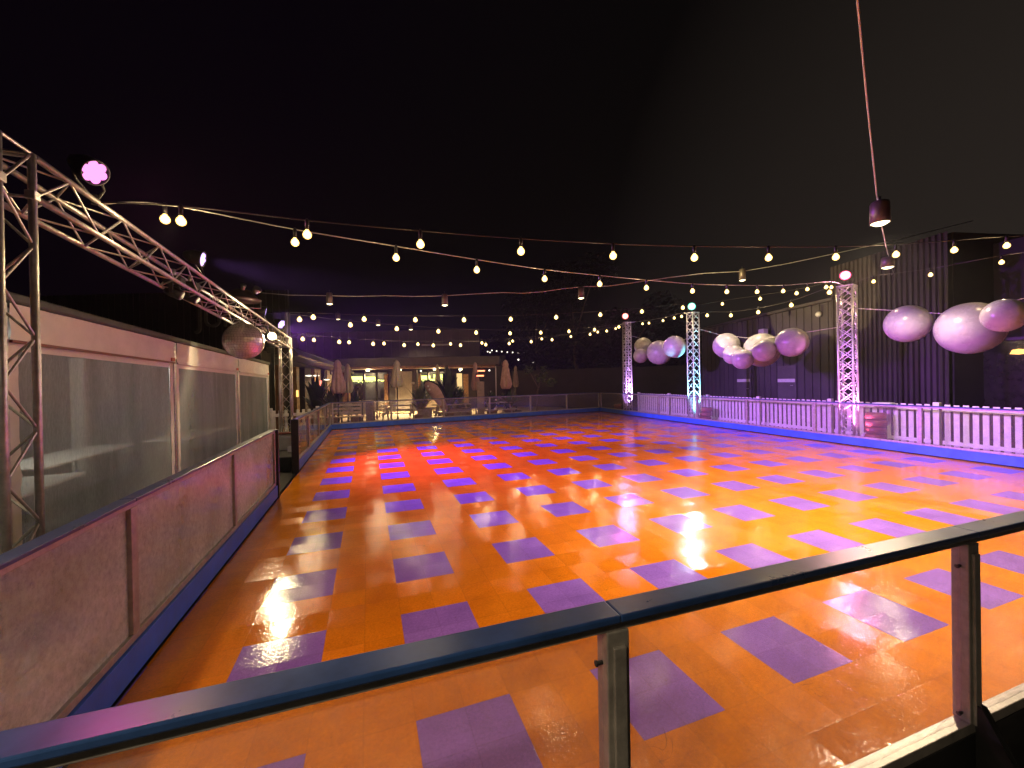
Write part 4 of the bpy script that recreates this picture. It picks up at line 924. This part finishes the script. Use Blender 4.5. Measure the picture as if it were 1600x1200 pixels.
# clad building on the right with two doors
a = V((15.55, 5.6, 0)); b = V((17.6, 13.6, 0))
a, b = V((17.65, 13.3, 0)), V((15.75, 5.55, 0))
cb = thing('clad_building', 'low dark clad building with two signed doors behind the balloons', 'building', (a + b) / 2)
ribbed(a, b, GZ, 4.28, 0.34, 0.035, 0.035).build('wall', M['clad_dark'], cb)
m = MB(); u = (b - a).normalized(); n = V((u.y, -u.x, 0)); m.beam(a + V((0, 0, 4.32)), b + V((0, 0, 4.32)), 0.34, 0.10); m.build('parapet', M['clad_dark'], cb)
for px in (1165, 1232):
    c = onp(a, b, px, 640) + n * 0.05; m = MB(); m.box((c.x, c.y, 1.05), (0.92, 0.06, 2.2), rz=math.atan2(u.y, u.x), bevel=0.01); dr = m.build('door', M['door_dark'], cb)
    s = onp(a, b, px, 594.5) + n * 0.10; m = MB(); m.box((s.x, s.y, s.z), (0.86, 0.015, 0.13), rz=math.atan2(u.y, u.x)); m.build('door_sign', M['sign_pale'], dr)
    m = MB(); m.tube([c + n * 0.06 + u * 0.36 + V((0, 0, 0.95)), c + n * 0.06 + u * 0.24 + V((0, 0, 0.95))], 0.014, 6); m.build('handle', M['alu'], dr)
fl_ = onp(a, b, 1203, 519) + n * 0.30
m = MB(); m.box(fl_, (0.30, 0.22, 0.26), rz=math.atan2(u.y, u.x), bevel=0.02); m.build('wall_flood', M['sign_pale'], cb)
q = onp(a, b, 1283, 491) + n * 0.1; m = MB(); m.ball(q, 0.10, 2); m.build('camera_dome', M['sign_pale'], cb)
# tall corrugated block
a = V((15.65, 5.45, 0)); b = V((14.85, 2.42, 0))
a, b = onp((15.7, 5.6), (15.0, 2.4), 1300, 600), onp((15.7, 5.6), (15.0, 2.4), 1487, 600); a.z = b.z = 0
tb = thing('corrugated_block', 'tall corrugated dark block behind the pink tower', 'building', (a + b) / 2)
m = MB(); u = (b - a).normalized(); n = V((u.y, -u.x, 0)); ln = (b - a).length; NB_ = int(ln / 0.145)
pts = []
for k in range(NB_ + 1):
    for o, e in ((0.0, 0), (0.32, 0), (0.45, 1), (0.87, 1)):
        t = (k + o) / (NB_ + 1); pts.append(a + u * (ln * t) + n * (0.05 * e))
lo_ = [m.bm.verts.new((p.x, p.y, GZ)) for p in pts]; hi_ = [m.bm.verts.new((p.x, p.y, 5.4)) for p in pts]
for i in range(len(pts) - 1): m.bm.faces.new((lo_[i], lo_[i + 1], hi_[i + 1], hi_[i]))
m.build('corrugated_wall', M['clad_block'], tb)
m = MB(); c = (a + b) / 2 - n * 1.6; m.box((c.x, c.y, 2.65), (ln - 0.02, 3.0, 5.45), rz=math.atan2(u.y, u.x)); m.build('core', M['dark_wall'], tb)
e = b - n * 0.0
# dark shopfront recess at the right edge
a3, b3 = onp((16.2, 3.4), (15.2, -6), 1470, 600), V((15.2, -6, 0)); a3.z = b3.z = 0
sh = thing('shopfront', 'dark recessed shopfront with a dim window at the right edge', 'building', (a3 + b3) / 2)
u = (b3 - a3).normalized(); n = V((u.y, -u.x, 0)); ln = (b3 - a3).length
m = MB(); c = (a3 + b3) / 2 - n * 0.4; m.box((c.x, c.y, 2.5), (ln, 0.3, 5.2), rz=math.atan2(u.y, u.x)); m.build('wall', M['dark_wall'], sh)
m = MB(); c = onp(a3, b3, 1560, 600) + n * 0.06; m.box((c.x, c.y, 1.25), (2.9, 0.06, 2.5), rz=math.atan2(u.y, u.x)); m.build('window', M['black_glass'], sh)
m = MB(); m.box((c.x, c.y, 2.56), (3.1, 0.12, 0.08), rz=math.atan2(u.y, u.x)); m.build('window_head', M['blackmetal'], sh)
q = onp(a3, b3, 1600, 545) + n * 0.2; m = MB(); m.lathe(q, (0, 0, -1), [(0, 0), (0.02, 0.10), (0.12, 0.14), (0.14, 0)], 14); m.build('wall_light', M['win_orange'], sh)
q = onp(a3, b3, 1503, 568) - n * 0.1

# ------------------------------------------------------------------ trees and plants
def leaf_cloud(m, blobs, n_leaf, sz):
    tot = sum(b[1] ** 2 for b in blobs)
    for c, r in blobs:
        for _ in range(int(n_leaf * r * r / tot)):
            d = V((random.gauss(0, 1), random.gauss(0, 1), random.gauss(0, 1))).normalized() * r * (random.random() ** 0.35)
            p = c + V((d.x, d.y, d.z * 0.8)); s = sz * random.uniform(0.6, 1.5)
            ax = V((random.gauss(0, 1), random.gauss(0, 1), random.gauss(0, 0.7))).normalized(); o = ax.orthogonal().normalized() * s * 0.42
            m.quad(p - ax * s, p + o, p + ax * s, p - o)
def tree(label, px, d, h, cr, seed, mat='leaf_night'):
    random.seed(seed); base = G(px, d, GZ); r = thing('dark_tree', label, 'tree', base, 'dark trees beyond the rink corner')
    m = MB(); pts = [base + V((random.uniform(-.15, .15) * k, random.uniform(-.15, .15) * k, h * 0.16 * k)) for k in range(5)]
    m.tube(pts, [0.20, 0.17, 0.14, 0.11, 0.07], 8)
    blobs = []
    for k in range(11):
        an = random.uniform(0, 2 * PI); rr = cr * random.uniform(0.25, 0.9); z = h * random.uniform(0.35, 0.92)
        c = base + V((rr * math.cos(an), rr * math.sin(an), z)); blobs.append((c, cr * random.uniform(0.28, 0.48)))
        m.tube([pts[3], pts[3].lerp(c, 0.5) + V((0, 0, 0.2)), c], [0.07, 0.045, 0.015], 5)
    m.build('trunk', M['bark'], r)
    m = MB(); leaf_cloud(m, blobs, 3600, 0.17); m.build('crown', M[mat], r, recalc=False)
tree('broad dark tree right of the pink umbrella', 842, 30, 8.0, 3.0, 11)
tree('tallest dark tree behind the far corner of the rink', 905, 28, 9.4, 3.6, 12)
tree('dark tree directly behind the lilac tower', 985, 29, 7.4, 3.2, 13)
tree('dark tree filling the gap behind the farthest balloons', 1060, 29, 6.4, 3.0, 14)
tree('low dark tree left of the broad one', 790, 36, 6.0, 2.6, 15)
bw = thing('boundary_wall', 'dark rendered wall under the trees at the far corner', 'wall', G(940, 25, GZ))
a, b, u, n = face_frame(800, 29, 1112, 23.5)
m = MB(); m.beam(a + V((0, 0, 1.2)), b + V((0, 0, 1.2)), 0.2, 2.6); m.build('wall_face', M['dark_wall'], bw)
def plant(label, px, d, h, w, mat, seed, pot='pot', blades=60, spiky=False, flowers=0):
    d = far_depth(px, d)
    random.seed(seed); b = G(px, d, GZ); r = thing('potted_plant', label, 'plant', b, 'plants round the patio')
    m = MB(); m.lathe(b, (0, 0, 1), [(0, 0), (0, 0.20), (0.34, 0.27), (0.38, 0.29), (0.38, 0.24), (0.33, 0.22), (0.33, 0)], 16); m.build('pot', M[pot], r)
    m = MB()
    for _ in range(blades):
        an = random.uniform(0, 2 * PI); lean = random.uniform(0.1, 1.0); hh = h * random.uniform(0.55, 1.05); ln = w * lean
        dr = V((math.cos(an), math.sin(an), 0)); sd_ = V((-dr.y, dr.x, 0)); p0 = b + V((0, 0, 0.34)); prev = None; n_ = 6
        for k in range(n_ + 1):
            t = k / n_; p = p0 + dr * (ln * t ** 1.4) + V((0, 0, (hh - 0.34) * (1.25 * t - 0.45 * lean * t * t))); ww = (0.06 if spiky else 0.09) * h * math.sin(PI * min(0.98, t * 0.9 + 0.08)) * 0.7
            cur = (m.bm.verts.new(p - sd_ * ww), m.bm.verts.new(p + sd_ * ww))
            if prev: m.bm.faces.new((prev[0], prev[1], cur[1], cur[0]))
            prev = cur
    m.build('foliage', M[mat], r, recalc=False)
    if flowers:
        m = MB()
        for _ in range(flowers): m.ball(b + V((random.uniform(-w, w) * .6, random.uniform(-w, w) * .6, h * random.uniform(.5, 1.05))), 0.05, 1)
        m.build('flowers', M['white_paint'], r)
plant('big dark leafy shrub left of the pink closed umbrella', 494, 17.5, 2.05, 0.8, 'leaf', 21, blades=70)
plant('paler low shrub at foot of the pink closed umbrella', 520, 17.0, 1.55, 0.75, 'leaf_pale', 22, blades=60)
plant('brownish small shrub right of the cream umbrella', 556, 18.0, 1.35, 0.4, 'leaf', 23, blades=36)
plant('pale green fern with white blooms by the tilted canvas', 656, 17.5, 1.75, 0.75, 'leaf_pale', 24, blades=60, spiky=True, flowers=9)
plant('tall dark plant behind the tilted pink canvas', 700, 18.5, 2.4, 0.75, 'leaf', 25, blades=70)
plant('dark plant before the lit doorway', 716, 17.5, 1.6, 0.6, 'leaf', 26, blades=50, spiky=True)
plant('low dark plant left of the rightmost pink umbrella', 768, 19, 1.3, 0.6, 'leaf', 27, blades=50, flowers=4)
plant('low dark plant under the rightmost pink umbrella', 795, 19.5, 1.25, 0.9, 'leaf', 28, blades=60)
# bare pale sapling
sp = G(838, 22.5, GZ); r = thing('sapling', 'thin pale sapling with bent crown right of the pink umbrella', 'tree', sp)
m = MB(); z = lambda px, y, dd=22.5: at(px, y, dd)
m.tube([sp, z(839, 640), z(840, 612), z(845, 594), z(852, 585)], [0.06, 0.05, 0.045, 0.04, 0.02], 7); m.tube([z(841, 606), z(834, 592), z(827, 580)], [0.035, 0.03, 0.012], 6); m.tube([z(846, 593), z(856, 592), z(866, 600)], [0.03, 0.025, 0.01], 6); m.build('trunk', M['bark'], r)
m = MB(); random.seed(31); leaf_cloud(m, [(z(846, 590), 0.35), (z(826, 578), 0.3), (z(862, 597), 0.3), (z(850, 578), 0.3)], 220, 0.10); m.build('crown', M['leaf_pale'], r, recalc=False)

# ------------------------------------------------------------------ closed umbrellas
def umbrella(label, px, d, top, bot, w, mat):
    """top/bot: pixel rows of the folded canopy; w: its half width in pixels"""
    d = far_depth(px, d)
    b = G(px, d, GZ); r = thing('closed_umbrella', label, 'umbrella', b, 'closed umbrellas on the patio')
    zt = at(px, top, d).z; zb = at(px, bot, d).z; R = w * d / F; hh = zt - zb
    m = MB(); m.tube([b + V((0, 0, 0.0)), V((b.x, b.y, zt - 0.05))], 0.03, 8); m.lathe(b, (0, 0, 1), [(0, 0), (0, 0.32), (0.07, 0.30), (0.08, 0.05), (0.25, 0.045), (0.25, 0)], 18); m.build('pole', M['blackmetal'], r)
    m = MB(); fold = lambda k, h: 1 + 0.20 * math.cos(2 * PI * k * 8) * min(1, max(0, (hh * 0.88 - h) / hh * 1.5)) + 0.06 * math.sin(2 * PI * k * 3 + h * 5)
    prof = [(0.02 * hh, 0.04), (0.0, R * 0.62), (0.04 * hh, R * 0.80), (0.16 * hh, R), (0.34 * hh, R * 0.90), (0.58 * hh, R * 0.72), (0.80 * hh, R * 0.52), (0.90 * hh, R * 0.40), (0.97 * hh, R * 0.22), (hh, 0)]
    m.lathe((b.x, b.y, zb), (0, 0, 1), prof, 64, wob=fold)
    c = m.build('canopy', mat, r)
    m = MB(); m.lathe((b.x, b.y, zb + hh * 0.80), (0, 0, 1), [(0, R * 0.66), (0.05 * hh, R * 0.60), (0.13 * hh, R * 0.46), (0.19 * hh, R * 0.2), (0.205 * hh, 0)], 32, wob=lambda k, h: 1 + 0.05 * math.cos(2 * PI * k * 8)); m.build('top_vent', mat, c)
    m = MB(); m.lathe((b.x, b.y, zb + hh * 0.42), (0, 0, 1), [(0, R * 0.93), (0.02 * hh, R * 0.93)], 32); m.build('tie_strap', mat, c)
umbrella('dusky pink closed umbrella, leftmost on the patio', 528, 16.6, 562, 615, 9.5, M['pinkcanvas'])
umbrella('bright cream closed umbrella beside the leftmost pink one', 543.5, 18.5, 568, 614, 6.8, M['umbrella'])
umbrella('cream closed umbrella standing alone before the dark pillar', 620.5, 18.8, 563, 605, 8.3, M['umbrella'])
umbrella('slim cream closed umbrella behind the tilted canvas', 684, 22, 569, 600, 4.0, M['umbrella'])
umbrella('dim closed umbrella behind the patio heater', 743, 20, 566, 610, 6.0, M['pinkcanvas'])
umbrella('rosy closed umbrella, rightmost lit one under no roof', 790.5, 18.5, 562, 608, 8.2, M['pinkcanvas'])
umbrella('almost invisible closed umbrella in the dark right of the rosy one', 806, 24, 571, 605, 4.2, M['stone'])
# tilted pink canvas (fallen parasol)
r = thing('tilted_parasol', 'tilted pink half folded parasol leaning like a fin', 'umbrella', G(690, 18.3, GZ))
m = MB(); d = 18.3
out1 = [(662, 601), (664, 597), (669, 595), (676, 597), (684, 602), (690, 610), (695, 620), (699, 632), (700, 640), (690, 640), (682, 630), (675, 621), (668, 612)]
cen = (680, 613); rings = []
for sgn in (1, -1):
    lay = []
    for f, bulge in ((1.0, 0.0), (0.75, 0.07), (0.4, 0.11)):
        lay.append([m.bm.verts.new(at(cen[0] + (x - cen[0]) * f, cen[1] + (y - cen[1]) * f, d - sgn * (bulge + 0.02))) for x, y in out1])
    cv = m.bm.verts.new(at(cen[0], cen[1], d - sgn * 0.14))
    for A_, B_ in zip(lay, lay[1:]):
        for i in range(len(A_)):
            j = (i + 1) % len(A_); f = m.bm.faces.new((A_[i], A_[j], B_[j], B_[i])); f.smooth = True
    for i in range(len(out1)):
        j = (i + 1) % len(out1); f = m.bm.faces.new((lay[2][i], lay[2][j], cv)); f.smooth = True
    rings.append(lay[0])
for i in range(len(out1)):
    j = (i + 1) % len(out1); m.bm.faces.new((rings[0][i], rings[0][j], rings[1][j], rings[1][i]))
m.build('canopy', M['pinkcanvas'], r)
m = MB(); m.tube([at(x, y, d - 0.03) for x, y in ((662, 601), (664, 596.6), (669, 594.6), (676, 596.6), (684, 601.6), (690, 609.6), (695, 620), (699, 632))], 0.035, 6); m.build('dark_rim', M['blackmetal'], r)
m = MB(); m.tube([at(690, 632, d), G(694, d, GZ)], 0.03, 8); m.lathe(G(694, d, GZ), (0, 0, 1), [(0, 0), (0, 0.3), (0.06, 0.3), (0.07, 0)], 16); m.build('pole', M['blackmetal'], r)

# ------------------------------------------------------------------ patio furniture
def picnic(name_label, px, d, rz):
    d = far_depth(px, d)
    b = G(px, d, GZ); r = thing('picnic_table', name_label, 'table', b, 'timber picnic tables on the patio')
    T = Matrix.Translation(b) @ Matrix.Rotation(rz, 4, 'Z')
    t = MB()
    for k in range(5): t.box((0, -0.30 + 0.15 * k, 0.76), (1.7, 0.135, 0.035), bevel=0.006)
    m = MB(); m.merge(t, T); m.build('table_top', M['bench_wood'], r)
    for sy in (-1, 1):
        t = MB()
        for k in (0, 1): t.box((0, sy * (0.60 + 0.15 * k), 0.45), (1.7, 0.135, 0.035), bevel=0.006)
        m = MB(); m.merge(t, T); m.build('seat', M['bench_wood'], r)
    for sx in (-0.6, 0.6):
        t = MB()
        for sy in (-1, 1): t.beam((sx, sy * 0.22, 0.74), (sx, sy * 0.66, 0.0), 0.045, 0.09)
        t.beam((sx, -0.75, 0.40), (sx, 0.75, 0.40), 0.04, 0.09)
        m = MB(); m.merge(t, T); m.build('leg_frame', M['bench_wood'], r)
picnic('picnic table under the lone cream umbrella', 622, 18.8, -0.25)
picnic('picnic table right of the pale planter', 705, 18.8, 0.25)
picnic('picnic table farthest right behind the far barrier', 775, 18.8, 0.15)
picnic('picnic table at back against the restaurant windows', 580, 22.5, -0.3)
def bench(label, px, d, rz, w=1.6):
    d = far_depth(px, d)
    b = G(px, d, GZ); r = thing('slatted_bench', label, 'bench', b, 'slatted benches behind the far barrier')
    T = Matrix.Translation(b) @ Matrix.Rotation(rz, 4, 'Z')
    t = MB()
    for k in range(3): t.box((0, -0.18 + 0.16 * k, 0.45), (w, 0.13, 0.03), bevel=0.005)
    m = MB(); m.merge(t, T); m.build('seat', M['bench_wood'], r)
    t = MB()
    for k in range(3): t.box((0, 0.26 + 0.02 * k, 0.60 + 0.16 * k), (w, 0.03, 0.10), bevel=0.005)
    m = MB(); m.merge(t, T); m.build('backrest', M['bench_wood'], r)
    for sx in (-1, 1):
        t = MB(); t.box((sx * w * 0.42, -0.2, 0.22), (0.06, 0.06, 0.44)); t.beam((sx * w * 0.42, 0.22, 0.0), (sx * w * 0.42, 0.30, 1.0), 0.06, 0.06); t.box((sx * w * 0.42, 0.0, 0.41), (0.05, 0.46, 0.06))
        m = MB(); m.merge(t, T); m.build('leg_frame', M['blackmetal'], r)
bench('pale slatted bench at left end behind the far barrier', 535, 16.2, -0.2, 1.7)
bench('pale slatted bench behind the leftmost one', 553, 18.0, -0.35, 1.6)
bench('slatted bench by the grey post bin', 566, 20.0, -0.3, 1.5)
def binpost(label, px, d, w, h, mat, name='litter_bin'):
    d = far_depth(px, d)
    b = G(px, d, GZ); r = thing(name, label, 'bin', b)
    m = MB(); m.box((b.x, b.y, h / 2), (w, w, h), rz=-YAW, bevel=0.02); m.build('body', M[mat], r)
    m = MB(); m.box((b.x, b.y, h + 0.03), (w + 0.04, w + 0.04, 0.05), rz=-YAW, bevel=0.015); m.build('lid', M['blackmetal'], r)
binpost('square grey brown post bin before the slatted benches', 577, 16.8, 0.27, 0.95, 'bin')
def planter(label, px, d, w, h):
    d = far_depth(px, d)
    b = G(px, d, GZ); r = thing('planter_box', label, 'planter', b, 'pale planter boxes on the patio')
    m = MB(); m.box((b.x, b.y, GZ + h / 2), (w, 0.6, h), rz=-YAW, bevel=0.03); m.build('box', M['stone'], r)
    m = MB(); m.box((b.x, b.y, GZ + h), (w - 0.08, 0.52, 0.03), rz=-YAW); m.build('soil', M['bark'], r)
planter('smaller pale planter box left of the fern', 663, 17.6, 0.55, 0.62)
planter('long pale planter box behind the far barrier', 716, 17.2, 1.2, 0.55)
def heater(label, px, d, top):
    d = far_depth(px, d)
    b = G(px, d, GZ); r = thing('patio_heater', label, 'heater', b)
    zt = at(px, top, d).z
    m = MB(); m.box((b.x, b.y, zt / 2 - 0.2), (0.34, 0.30, zt - 0.35), rz=-YAW, bevel=0.02); m.build('column', M['stone'], r)
    m = MB(); m.box((b.x, b.y, zt - 0.05), (0.46, 0.30, 0.14), rz=-YAW, bevel=0.02); m.build('hood', M['blackmetal'], r)
    p = b - fw0 * 0.17; m = MB(); m.box((p.x, p.y, zt - 0.10), (0.34, 0.03, 0.07), rz=-YAW); m.build('element', M['heater_glow'], r)
heater('square stone patio heater with red glowing head', 751, 18.5, 584)
q = at(752, 579.5, 21.5); r = thing('wall_heater', 'glowing bar heater above the stone patio heater', 'heater', q)
m = MB(); m.box(q, (0.38, 0.05, 0.07), rz=-YAW); m.build('element', M['heater_glow'], r); m = MB(); m.box(q + V((0, 0.08, 0.03)), (0.5, 0.1, 0.14), rz=-YAW, bevel=0.01); m.build('hood', M['blackmetal'], r)
m = MB(); p = q + V((0.0, 0.1, 0)); m.tube([(p.x, p.y, q.z), (p.x, p.y, GZ)], 0.035, 8); m.build('post', M['blackmetal'], r)

# ------------------------------------------------------------------ thin mist, added to give the lamps a glow
hm, hnt, ho = newmat('added_glow_mist')
hv = N(hnt, 'ShaderNodeVolumePrincipled'); hv.inputs['Density'].default_value = 0.0007; hv.inputs['Color'].default_value = (0.9, 0.9, 0.92, 1); hv.inputs['Anisotropy'].default_value = 0.45
L(hnt, hv.outputs[0], ho.inputs[1])
mb = MB(); mb.box((0, 16, 5.0), (90, 64, 12.5)); tag(mb.build('haze', hm), kind='stuff')

# ------------------------------------------------------------------ night sky
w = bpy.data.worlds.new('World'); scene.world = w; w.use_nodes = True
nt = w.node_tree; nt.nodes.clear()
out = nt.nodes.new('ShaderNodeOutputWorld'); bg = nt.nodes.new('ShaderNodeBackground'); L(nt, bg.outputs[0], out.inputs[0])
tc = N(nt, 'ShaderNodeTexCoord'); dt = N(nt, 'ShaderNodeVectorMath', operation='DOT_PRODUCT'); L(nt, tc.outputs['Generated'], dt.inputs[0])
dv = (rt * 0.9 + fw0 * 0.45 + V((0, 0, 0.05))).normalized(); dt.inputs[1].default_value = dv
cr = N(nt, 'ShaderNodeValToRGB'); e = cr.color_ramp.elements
e[0].position = 0.0; e[0].color = (0.0016, 0.0006, 0.0022, 1); e[1].position = 1.0; e[1].color = (0.021, 0.0165, 0.0135, 1)  # brownish lift on the right puts a lens glare veil into the sky
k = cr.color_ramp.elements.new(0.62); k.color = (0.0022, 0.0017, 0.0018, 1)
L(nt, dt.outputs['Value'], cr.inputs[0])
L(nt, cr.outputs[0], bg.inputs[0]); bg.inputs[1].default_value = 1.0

# ------------------------------------------------------------------ camera, render
cd = bpy.data.cameras.new('camera'); cam = bpy.data.objects.new('camera', cd); COL.objects.link(cam)
cd.sensor_width = 36; cd.lens = F / 1600 * 36; cd.clip_start = 0.02; cd.clip_end = 1000
z = -fw
cam.matrix_world = Matrix(((r2.x, up2.x, z.x, CAM.x), (r2.y, up2.y, z.y, CAM.y), (r2.z, up2.z, z.z, CAM.z), (0, 0, 0, 1)))
scene.camera = cam
scene.render.engine = 'CYCLES'
cy = scene.cycles
cy.use_denoising = True
cy.max_bounces = 8; cy.transparent_max_bounces = 16; cy.glossy_bounces = 4; cy.diffuse_bounces = 3
cy.sample_clamp_indirect = 6.0; cy.sample_clamp_direct = 0.0; cy.caustics_reflective = False; cy.caustics_refractive = False
cy.blur_glossy = 0.6
vs = scene.view_settings
vs.view_transform = 'Standard'; vs.look = 'None'; vs.exposure = 0.0; vs.gamma = 1.0
